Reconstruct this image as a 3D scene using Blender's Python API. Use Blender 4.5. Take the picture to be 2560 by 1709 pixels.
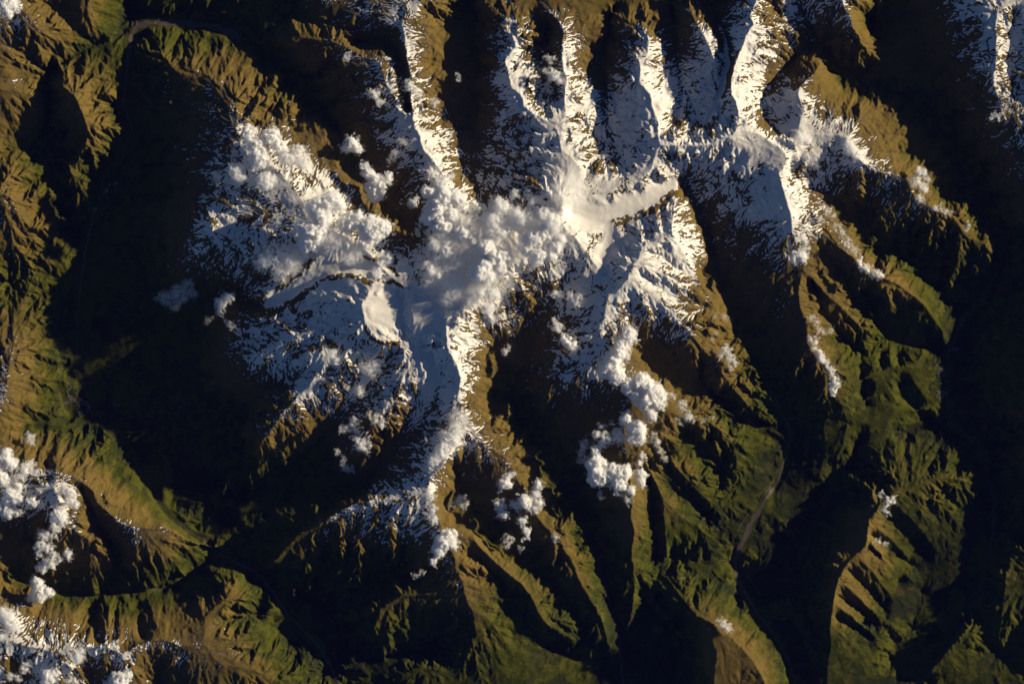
import bpy, math
import numpy as np
from mathutils import Vector

# ------------------------------------------------------------------ camera, sky, sun
W, H = 2560.0, 1709.0            # frame of the photograph, in photo pixels
M = 20.0                         # metres on the ground for one photo pixel
ZREF = 2200.0                    # height of the plane on which that scale holds
ALT = 420000.0                   # height of the orbit
SUN_EL = math.radians(12.0)
SUN_TH = math.radians(18.0)      # sun stands to the right, 18 degrees towards the top
SX, SY = math.cos(SUN_TH), math.sin(SUN_TH)
TAN = math.tan(SUN_EL)

scene = bpy.context.scene
for o in list(bpy.data.objects):
    bpy.data.objects.remove(o)
cam_d = bpy.data.cameras.new('camera')
cam = bpy.data.objects.new('camera', cam_d)
scene.collection.objects.link(cam)
cam.location = (0, 0, ALT)
cam_d.sensor_width = 36.0
cam_d.lens = 36.0 * (ALT - ZREF) / (W * M)
cam_d.clip_start = 1000.0
cam_d.clip_end = 1.0e6
scene.camera = cam

world = bpy.data.worlds.new('World')
scene.world = world
world.use_nodes = True
wn = world.node_tree
sky = wn.nodes.new('ShaderNodeTexSky')
sky.sky_type = 'NISHITA'
sky.sun_disc = False
sky.sun_elevation = SUN_EL
sky.sun_rotation = math.radians(90) - SUN_TH
sky.altitude = 2500
sky.air_density = 0.62
sky.dust_density = 0.2
sky.ozone_density = 3.0
bg = wn.nodes['Background']
bg.inputs['Strength'].default_value = 0.05
wn.links.new(sky.outputs['Color'], bg.inputs['Color'])

sun_d = bpy.data.lights.new('sun', 'SUN')
sun_d.energy = 5.0
sun_d.angle = math.radians(0.5)
sun_d.color = (1.0, 0.85, 0.60)
sun = bpy.data.objects.new('sun', sun_d)
scene.collection.objects.link(sun)
sv = Vector((SX * math.cos(SUN_EL), SY * math.cos(SUN_EL), math.sin(SUN_EL)))
sun.rotation_euler = sv.to_track_quat('Z', 'Y').to_euler()
sun.location = (40000, 15000, 20000)

scene.view_settings.view_transform = 'Standard'
scene.view_settings.look = 'None'
scene.view_settings.exposure = 0.5
scene.view_settings.gamma = 1.0
scene.view_settings.use_curve_mapping = False
scene.render.engine = 'CYCLES'
scene.cycles.max_bounces = 16
scene.cycles.diffuse_bounces = 2
scene.cycles.volume_bounces = 14
scene.cycles.use_denoising = True
scene.cycles.volume_step_rate = 0.5
scene.cycles.volume_max_steps = 256

# ------------------------------------------------------------------ survey of the ranges
# crest lines: x, y in photo pixels, height in metres
RIDGES = [
 # --- ranges along the top
 [(1060,-120,2800),(1062,-40,2900),(1050,13,2950),(1040,38,3000),(1005,61,3080),(1011,86,3060),(1016,128,3060),(1021,166,3100),(1031,198,3150),(1027,242,3180),(1032,287,3260),(1039,322,3300),(1053,351,3320),(1056,373,3330),(1085,405,3330),(1110,440,3330),(1114,463,3350),(1142,488,3380),(1150,545,3450),(1170,640,3600),(1190,720,3800)],
 [(1005,61,3080),(967,62,2900),(938,51,2750),(913,32,2650),(877,10,2550),(800,0,2450),(740,-40,2400)],
 [(632,75,1560),(665,92,1750),(721,108,2300),(753,96,2400),(823,104,2600),(849,112,2700),(887,131,2820),(922,147,2920),(953,158,3020),(957,188,3100),(967,214,3120),(981,236,3140),(984,262,3180),(1005,282,3220),(1032,289,3260)],
 [(1180,-60,2300),(1213,10,2500),(1238,35,2650),(1264,48,2780),(1269,70,2850),(1283,93,2980),(1288,121,3050),(1261,156,3160),(1270,182,3180),(1278,220,3220),(1302,236,3240),(1310,268,3260),(1337,290,3300),(1360,303,3320),(1398,308,3350)],
 [(1340,-60,2400),(1353,6,2500),(1372,32,2650),(1398,57,2850),(1409,77,2960),(1407,105,3040),(1406,144,3100),(1409,179,3140),(1417,207,3200),(1409,249,3250),(1414,284,3280),(1404,306,3350),(1407,332,3350),(1399,348,3400),(1404,380,3420),(1430,396,3400),(1446,418,3400),(1452,447,3400),(1471,463,3400),(1503,485,3380),(1538,470,3350),(1560,456,3350),(1583,450,3360),(1612,437,3380),(1628,418,3400),(1637,386,3450),(1650,365,3520)],
 [(1500,-40,2000),(1532,32,2250),(1567,54,2550),(1608,67,2800),(1614,76,2860),(1621,93,2920),(1621,128,3000),(1615,137,3060),(1597,153,3120),(1602,185,3200),(1597,211,3220),(1624,236,3250),(1629,265,3280),(1635,287,3300),(1645,309,3360),(1643,338,3420),(1650,365,3520),(1685,367,3520),(1717,360,3500),(1742,367,3520),(1784,360,3520),(1795,345,3500),(1825,347,3560)],
 [(1538,73,2200),(1554,93,2450),(1570,121,2750),(1586,144,3000),(1597,153,3120)],
 [(1640,-40,2000),(1666,5,2250),(1698,10,2480),(1729,35,2850),(1736,57,2960),(1755,83,3080),(1771,118,3140),(1784,153,3080),(1803,165,2960)],
 [(1900,-100,3300),(1892,0,3300),(1874,41,3320),(1882,64,3320),(1862,93,3350),(1854,121,3380),(1838,153,3400),(1825,204,3420),(1828,236,3420),(1838,255,3440),(1848,293,3460),(1841,325,3500),(1825,347,3560),(1848,360,3500),(1883,381,3420)],
 [(1841,325,3500),(1880,335,3420),(1901,340,3440),(1924,355,3480),(1949,372,3520),(1965,392,3560),(1958,420,3600),(1945,437,3640),(1953,461,3600),(1962,493,3500),(1972,528,3420),(1978,560,3320),(1976,579,3250),(1994,611,3020),(2012,642,2820),(2005,674,2740),(1997,719,2640),(1997,757,2560),(2010,792,2480),(2016,831,2400),(2023,863,2330),(2035,885,2280),(2058,905,2200),(2074,934,2120),(2083,982,2020),(2096,1004,1900),(2118,1020,1750),(2135,1045,1500)],
 [(1978,560,3320),(1994,566,3180),(2039,582,2980),(2067,591,2860),(2086,611,2760),(2131,642,2600),(2147,665,2520),(2173,684,2450),(2195,693,2380),(2236,706,2230),(2259,722,2120),(2284,738,1980),(2313,764,1780),(2338,799,1540),(2358,827,1320),(2364,855,1150)],
 [(2005,674,2740),(2039,706,2500),(2064,735,2330),(2090,757,2180),(2115,776,2030),(2147,811,1780),(2160,847,1500),(2166,875,1280)],
 [(2050,160,2500),(2035,185,2850),(1997,220,3100),(1991,242,3180),(2010,271,3100),(2004,293,3160),(1994,319,3220),(2032,345,3120),(2080,340,3180),(2100,342,3260),(2112,351,3320),(2138,392,3360),(2163,415,3250),(2182,411,3120),(2201,431,3020),(2243,437,2900),(2259,459,2830),(2278,485,2730),(2300,505,2640),(2339,524,2480),(2383,544,2280),(2402,569,2180),(2415,591,2080),(2434,598,1960),(2453,636,1680),(2469,687,1250)],
 [(2112,351,3320),(2122,332,3200),(2147,293,2900),(2150,262,2600)],
 [(2201,431,3020),(2201,463,2700),(2208,505,2480),(2217,540,2280),(2230,575,1950)],
 [(2080,-80,3150),(2102,0,3050),(2122,38,2980),(2131,70,2880),(2153,108,2600),(2176,140,2150)],
 [(2560,-40,3300),(2540,6,3250),(2488,32,3330),(2485,77,3260),(2490,115,3220),(2488,160,3200),(2482,191,3180),(2480,220,3150),(2501,255,3060),(2501,284,3010),(2517,306,2940),(2527,345,2780),(2536,383,2640),(2546,421,2520),(2548,453,2420),(2560,491,2280),(2590,560,2000),(2620,640,1700)],
 [(2488,32,3330),(2453,16,3120),(2428,13,3020),(2380,20,2700),(2340,40,2400),(2310,85,1950)],
 [(2640,-120,3300),(2620,60,3400),(2630,200,3400),(2660,330,3300),(2690,450,2900),(2680,600,2400),(2640,720,2150),(2620,860,2150),(2630,1000,2250),(2620,1130,2250),(2640,1260,2150),(2680,1400,1900),(2700,1700,1700)],  # unseen range beyond the right edge, added to shade the ground there
 # --- glacier basin right of the middle
 [(1290,415,2700),(1324,435,3080),(1353,445,3300),(1379,461,3500),(1388,477,3600),(1407,502,3820),(1399,528,3920),(1407,563,3900),(1420,585,3860),(1436,591,3820),(1455,623,3700),(1474,646,3560),(1493,671,3400),(1516,687,3260),(1540,705,3450),(1554,716,3680)],
 [(1690,495,3060),(1682,528,3400),(1679,582,3720),(1647,598,3680),(1602,620,3720),(1596,646,3740),(1576,677,3780),(1567,697,3740),(1554,716,3680),(1519,745,3560),(1513,764,3480),(1513,789,3400),(1500,818,3300),(1500,840,3220),(1509,869,3100),(1530,905,2980),(1552,950,2880),(1562,1000,2780),(1560,1050,2700),(1560,1093,2620),(1567,1135,2540),(1575,1200,2450),(1580,1257,2350),(1578,1295,2180),(1586,1337,2000),(1578,1388,1800),(1584,1419,1650),(1588,1464,1480),(1580,1528,1280),(1568,1590,1000)],
 [(1679,582,3720),(1700,620,3350),(1722,660,3050),(1745,700,2700),(1770,740,2500),(1800,790,2250),(1830,835,1900)],
 [(1602,620,3720),(1570,600,3350),(1560,565,3150)],
 [(1519,745,3560),(1471,782,3200),(1445,812,2950),(1423,840,2650)],
 [(1505,880,3060),(1470,884,2980),(1430,890,2900),(1380,915,2700),(1355,960,2350),(1350,1000,2050)],
 [(1556,985,2820),(1530,1010,2600),(1512,1042,2300)],
 [(1576,677,3780),(1599,716,3560),(1624,729,3420),(1643,748,3300),(1659,764,3200),(1679,786,3080),(1701,812,2980),(1723,834,2880),(1745,856,2780),(1761,880,2680),(1784,893,2580),(1806,934,2420),(1838,979,2180),(1864,1007,1920),(1890,1035,1620),(1930,1060,1380)],
 [(1530,905,2980),(1570,935,2880),(1600,962,2740),(1640,1000,2560),(1665,1025,2440),(1700,1040,2320),(1742,1052,2180),(1774,1054,2060),(1796,1071,1950),(1816,1106,1760),(1838,1138,1500),(1850,1190,1220)],
 [(1600,962,2740),(1622,1030,2560),(1635,1080,2430),(1656,1145,2220),(1679,1154,2120),(1710,1189,1900),(1736,1218,1720),(1770,1250,1460),(1810,1300,1120)],
 [(1562,1000,2780),(1590,1080,2500),(1605,1130,2330),(1624,1176,2160),(1643,1212,2020),(1659,1260,1880),(1662,1314,1640),(1668,1390,1280)],
 [(1659,1250,1900),(1700,1290,1640),(1750,1320,1380),(1800,1368,1120)],
 # --- main massif
 [(1399,528,3920),(1340,590,3700),(1280,660,3700),(1235,720,3850),(1190,720,3800),(1160,760,4000),(1117,800,4050),(1117,847,3900),(1123,879,3750),(1142,909,3560),(1152,937,3420),(1149,979,3260),(1146,998,3200),(1155,1017,3150),(1171,1043,3060),(1184,1068,3000),(1197,1094,2900),(1216,1113,2820),(1241,1129,2720),(1262,1145,2620),(1290,1190,2520),(1315,1245,2440),(1340,1289,2380),(1366,1317,2300),(1391,1343,2220),(1411,1372,2120),(1426,1394,2020),(1439,1426,1920),(1452,1461,1820),(1471,1487,1740),(1493,1528,1600),(1506,1554,1480),(1516,1592,1280),(1532,1645,920)],
 [(1280,660,3700),(1262,705,3400),(1250,751,3180),(1245,808,2880),(1257,850,2450)],
 [(1155,1017,3150),(1140,1080,3000),(1130,1120,3050),(1117,1148,3120),(1098,1173,3100),(1072,1196,3060),(1072,1224,2980),(1085,1253,2880),(1095,1300,2800),(1115,1350,2740),(1136,1394,2640),(1142,1426,2560),(1155,1448,2500),(1161,1480,2420),(1171,1506,2330),(1184,1528,2220),(1187,1569,2000),(1200,1605,1780),(1212,1656,1480),(1250,1680,1420),(1330,1715,1300)],
 [(1072,1224,2980),(1008,1238,2850),(960,1250,2760),(900,1255,2680),(850,1275,2550),(800,1310,2350),(740,1340,2150),(690,1400,1850),(650,1410,1500)],
 [(1115,1350,2740),(1184,1340,2480),(1197,1365,2420),(1225,1391,2330),(1254,1420,2240),(1299,1455,2120),(1328,1490,2000),(1344,1528,1880),(1363,1557,1740),(1404,1585,1430),(1440,1602,1150)],
 [(1184,1528,2220),(1215,1540,2050),(1232,1565,1880),(1262,1605,1620),(1300,1640,1320)],
 [(1161,1480,2420),(1100,1480,2200),(1000,1490,2050),(950,1525,1950),(935,1570,1750),(955,1615,1350),(960,1660,1050)],
 [(980,1700,1300),(1050,1665,1500),(1120,1680,1400),(1160,1730,1300)],
 [(1160,760,4000),(1090,740,3900),(1040,740,3850),(1027,770,3820),(1034,792,3850),(1035,824,3720),(1031,872,3500),(1027,905,3360),(1021,934,3240),(1018,972,3080)],
 [(1027,905,3360),(996,940,3200),(986,956,3150),(976,998,3020),(957,1030,2920),(954,1055,2850),(909,1084,2640),(893,1132,2340),(881,1167,2000)],
 [(1040,740,3850),(985,700,3800),(935,714,3950),(906,762,4120),(912,800,4000),(930,838,3820),(960,855,3700),(1000,858,3600),(1030,860,3540)],
 [(930,838,3820),(880,850,3500),(845,880,3350),(817,908,3220),(770,965,2950),(737,1004,2850),(708,1030,2780),(680,1071,2660),(656,1100,2500),(640,1130,2050),(620,1165,1550)],
 [(906,762,4120),(860,800,3700),(780,830,3480),(700,862,3250),(650,890,3000),(600,910,2550),(540,930,2050),(470,950,1600)],
 [(935,714,3950),(880,690,3720),(830,695,3500),(780,715,3250),(730,750,2980),(665,782,2850),(600,790,2450),(540,800,1950),(470,810,1550)],
 [(985,700,3800),(932,655,3650),(880,630,3560),(830,640,3480),(780,652,3380),(740,680,3150),(700,725,2850)],
 [(780,652,3380),(700,655,3300),(640,640,3220),(590,612,3160),(545,600,3220),(530,572,3220),(493,559,2850),(450,575,2200),(400,600,1650)],
 [(530,572,3220),(523,521,2800),(490,500,2450),(455,490,2150),(395,490,1650)],
 [(545,600,3220),(505,640,2900),(460,670,2450),(420,690,1900),(370,715,1450)],
 [(560,-60,1900),(590,-20,1850),(640,10,1900),(690,30,1800),(715,40,1650)],
 [(330,-80,1900),(450,-90,2000),(560,-60,1900)],
 [(340,110,1500),(367,128,1800),(402,134,2050),(418,150,2150),(443,179,2300),(478,195,2420),(523,191,2560),(542,211,2650),(558,223,2720),(571,249,2820),(593,274,2960),(596,303,3060),(590,325,3120),(600,345,3180),(620,390,3280),(670,425,3380),(728,457,3480),(745,485,3540),(772,525,3620),(830,580,3720),(900,610,3700),(985,700,3800)],
 [(772,525,3620),(840,500,3350),(900,470,2750)],
 [(900,610,3700),(950,580,3250),(975,545,2800)],
 # --- upper left
 [(0,-40,2900),(30,-10,2920),(61,26,2880),(73,48,2820),(93,70,2740),(112,86,2600),(140,99,2300),(180,105,1950),(220,110,1640)],
 [(210,-60,2500),(223,0,2380),(220,32,2300),(230,64,2050),(240,92,1700)],
 [(-20,90,2700),(0,140,2650),(40,175,2250),(90,185,1850)],
 [(-20,222,2700),(0,225,2650),(40,228,2520),(88,240,2150),(93,284,2000),(86,306,1880),(77,357,1600),(80,395,1350)],
 [(135,130,1900),(156,179,2000),(160,217,2550),(188,242,2760),(207,281,2760),(220,319,2520),(236,357,2080),(255,402,1450)],
 [(165,400,1600),(175,430,1900),(200,470,1650),(225,510,1350)],
 [(-30,470,2800),(0,486,2760),(26,493,2680),(45,537,2480),(57,566,2280),(96,604,1900),(121,622,1550)],
 [(120,625,1500),(155,650,1650),(168,675,1500),(180,705,1250)],
 # --- lower left
 [(20,700,1500),(54,754,1900),(45,802,2100),(60,847,2320),(32,872,2600),(26,912,2760),(19,953,2820),(13,991,2820),(-10,1020,2800),(-30,1080,2700)],
 [(-30,1130,2750),(0,1180,2750),(60,1165,2780),(110,1172,2820),(144,1181,2900),(137,1228,3000),(144,1263,3000),(172,1302,2860),(201,1333,2720),(223,1349,2560),(223,1388,2280),(226,1440,1720),(236,1484,1430)],
 [(144,1181,2900),(191,1192,2800),(230,1225,2680),(246,1260,2640),(277,1286,2640),(300,1305,2720),(335,1317,2740),(360,1320,2680),(408,1314,2500),(447,1337,2220),(491,1359,1820),(536,1367,1450)],
 [(335,1317,2740),(338,1349,2560),(341,1388,2320),(365,1430,1850),(385,1466,1380)],
 [(360,1320,2680),(385,1352,2480),(420,1390,2100),(460,1440,1350)],
 [(-30,1500,2850),(0,1530,2920),(30,1560,2980),(19,1598,3020),(64,1611,3000),(112,1621,3000),(137,1627,2980),(179,1614,2960),(223,1613,2940),(271,1614,2900),(306,1630,2880),(325,1627,2850),(351,1605,2820),(408,1597,2760),(447,1611,2700),(472,1614,2660),(510,1611,2580),(523,1621,2520),(536,1643,2460),(561,1662,2400),(606,1668,2280),(638,1678,2160),(700,1705,1900),(770,1760,1500)],
 [(30,1560,2980),(60,1510,2500),(75,1465,1950)],
 [(179,1614,2960),(165,1560,2420),(158,1505,1800)],
  [(271,1614,2900),(262,1560,2300),(250,1510,1600)],
 [(325,1627,2850),(318,1560,2200),(305,1510,1550)],
 [(408,1597,2760),(385,1545,2200),(370,1500,1520)],
 [(447,1611,2700),(430,1550,2200),(420,1500,1500)],
 [(510,1611,2580),(513,1547,2350),(540,1515,2250),(574,1490,2150),(590,1450,1850),(540,1430,1500)],
 [(574,1490,2150),(610,1480,1800),(640,1500,1450)],
 [(523,1621,2520),(600,1600,2100),(660,1580,1600)],
 [(19,1598,3020),(12,1660,2750),(8,1730,2500)],
 [(137,1627,2980),(140,1672,2750),(146,1730,2400)],
 [(306,1630,2880),(312,1660,2700),(335,1725,2200)],
 [(472,1614,2660),(472,1660,2400),(470,1730,2000)],
 [(561,1662,2400),(566,1730,2000)],
 # --- lower right
 [(2357,1192,1670),(2313,1205,1775),(2255,1215,1880),(2225,1245,1971),(2198,1266,2034),(2173,1295,2034),(2169,1343,2104),(2166,1362,2090),(2144,1384,2034),(2115,1413,1992),(2099,1442,1964),(2090,1474,1922),(2083,1515,1824),(2077,1560,1635),(2074,1579,1558),(2080,1605,1460),(2070,1671,1334),(2070,1740,1250)],
 [(2357,1192,1670),(2400,1200,1565),(2453,1215,1320),(2470,1230,1075)],
 [(2255,1215,1880),(2240,1130,1530),(2230,1080,1250)],
 [(2313,1205,1775),(2300,1140,1460),(2290,1090,1180)],
 [(2083,982,2020),(2140,960,1750),(2200,925,1550),(2270,915,1400),(2340,925,1150)],
 [(2010,1065,1175),(2060,1068,1375),(2120,1060,1400),(2180,1060,1375),(2260,1030,1250),(2340,1020,1075)],
 [(2060,1068,1375),(2070,1130,1250),(2050,1190,1100)],
 [(2180,1060,1375),(2170,1130,1275),(2150,1180,1175)],
 [(2130,1045,1500),(2150,1010,1420),(2190,985,1380)],
 [(2200,925,1550),(2215,965,1400),(2240,1000,1250)],
 [(2270,915,1400),(2285,950,1280),(2310,985,1150)],
 [(2120,1060,1500),(2110,1110,1400),(2090,1150,1250)],
 [(2230,1045,1320),(2200,1100,1350),(2180,1150,1400)],
 [(2300,900,1250),(2310,885,1150)],
 [(2230,915,1480),(2225,890,1250)],
 [(2180,930,1580),(2190,895,1300)],
 [(2530,1390,1500),(2515,1450,1650),(2510,1520,1600),(2500,1600,1350)],
 [(2408,1535,1250),(2420,1570,1450),(2370,1630,1350),(2330,1680,1200)],
 [(1670,1450,1250),(1690,1475,1500),(1717,1509,1720),(1742,1538,1880),(1784,1560,2020),(1793,1580,2060),(1781,1598,2020),(1793,1633,1960),(1787,1672,1900),(1784,1740,1800)],
 [(1793,1580,2060),(1825,1592,1980),(1857,1621,1920),(1886,1656,1900),(1899,1680,1880),(1925,1740,1800)],
]
# the southeastern mountain: spurs and ravines down its far side
_crest = [(2225,1245,1970),(2173,1295,2030),(2169,1343,2100),(2166,1362,2090),(2115,1413,1990),(2090,1474,1920),(2083,1515,1820),(2077,1560,1630)]
_r = np.random.default_rng(5)
SPUR_VALLEYS = []
for _k in range(13):
    _t = _k / 12 * 6.99; _i = int(_t); _f = _t - _i
    _a, _b = np.array(_crest[_i], float), np.array(_crest[_i + 1], float)
    _p = _a + (_b - _a) * _f
    _ln = 130 + 90 * _r.random()
    _an = .62 + .25 * (_r.random() - .5)
    _pts = []
    for _q in (0.06, .3, .6, 1.0):
        _pts.append((float(_p[0] + _ln * _q * math.cos(_an + .15 * _q)), float(_p[1] + _ln * _q * math.sin(_an + .15 * _q)), float(_p[2] + (960 - _p[2]) * _q ** .8)))
    if _k % 2 == 0: RIDGES.append(_pts)
    else: SPUR_VALLEYS.append((2, [(x, y, h - 70 + 60 * (j == 0)) for j, (x, y, h) in enumerate(_pts)]))
# lines on which a cast shadow ends on a sunny slope; heights follow from the crests that cast it
SHADOW = [
 [(1123,0),(1118,38),(1114,96),(1109,144),(1106,198),(1099,230),(1102,271),(1114,306),(1139,329),(1141,373),(1157,392),(1160,421),(1149,447)],
 [(756,48),(807,61),(839,70),(871,105),(906,124),(951,129),(980,147),(984,188),(996,223),(1005,246),(1024,270)],
 [(1343,0),(1337,35),(1329,54),(1336,89),(1332,134),(1331,204),(1340,236),(1350,255),(1356,281),(1379,284)],
 [(1529,41),(1519,64),(1506,96),(1481,124),(1471,150),(1470,179),(1473,217),(1481,249),(1488,274),(1484,303),(1482,335),(1500,354),(1503,383),(1514,404)],
 [(1618,6),(1637,38),(1642,64),(1647,105),(1651,150),(1658,191),(1662,217),(1677,226),(1680,277),(1683,303),(1704,316),(1726,335)],
 [(1742,35),(1771,67),(1790,99),(1793,124)],
 [(1933,0),(1946,38),(1968,67),(1991,93),(1997,124)],
 [(2048,147),(2064,166),(2109,188),(2107,220),(2134,223),(2166,246),(2211,258),(2230,271),(2252,287),(2262,319),(2268,354),(2275,364),(2268,380),(2303,405),(2329,437),(2348,463),(2350,486),(2386,505),(2418,524),(2444,547),(2466,582),(2476,617),(2479,655)],
 [(2198,0),(2189,26),(2181,45),(2182,83),(2187,115)],
 [(2539,29),(2533,67),(2519,86),(2524,115),(2517,140),(2519,179),(2533,188),(2530,230),(2559,255)],
 [(1997,429),(2026,457),(2058,483),(2083,505),(2106,540),(2131,566),(2160,588),(2189,617),(2211,630),(2252,642),(2284,665),(2316,693),(2342,725),(2364,751),(2383,783)],
 [(2048,646),(2080,687),(2102,719),(2141,745),(2179,789),(2205,831)],
 [(2020,738),(2045,745),(2071,776),(2102,821),(2134,850)],
 [(1710,467),(1729,518),(1739,553),(1752,579),(1765,607),(1769,642),(1768,681)],
 [(1851,856),(1870,886),(1886,912),(1899,937),(1908,950),(1919,985),(1937,1007)],
 [(1589,870),(1611,899),(1640,924),(1672,950),(1704,975),(1742,985),(1774,1007)],
 [(1749,1081),(1758,1138),(1781,1167),(1806,1224)],
 [(1647,1180),(1679,1212),(1710,1247),(1742,1276)],
 [(1356,1167),(1374,1196),(1385,1227),(1401,1250),(1404,1273),(1439,1301),(1465,1349),(1481,1394),(1497,1448),(1519,1493),(1522,1534),(1535,1569)],
 [(1184,1325),(1222,1349),(1257,1378),(1299,1410),(1328,1429),(1356,1461),(1379,1496),(1404,1525),(1436,1554)],
 [(1206,1413),(1228,1448),(1238,1477),(1244,1509),(1273,1544),(1279,1592)],
 [(1203,789),(1216,818),(1240,856),(1238,896),(1240,934),(1235,979),(1232,998)],
 [(1139,1164),(1146,1212),(1123,1272)],
 [(1053,899),(1066,944),(1047,979)],
 [(593,102),(616,134),(632,163),(657,175),(680,198),(705,211),(728,236),(740,265),(742,278),(779,300),(807,319),(823,338),(836,376),(849,415)],
 [(108,3),(144,26),(160,48),(204,77)],
 [(313,0),(319,19),(325,41)],
 [(306,128),(303,179),(287,249),(303,255),(319,287),(327,319)],
 [(195,1209),(214,1263),(223,1314),(246,1346),(274,1378),(277,1413)],
 [(1851,1512),(1876,1544),(1898,1570),(1940,1617),(1962,1649)],
 [(1578,1170),(1640,1240)],
]
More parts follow.
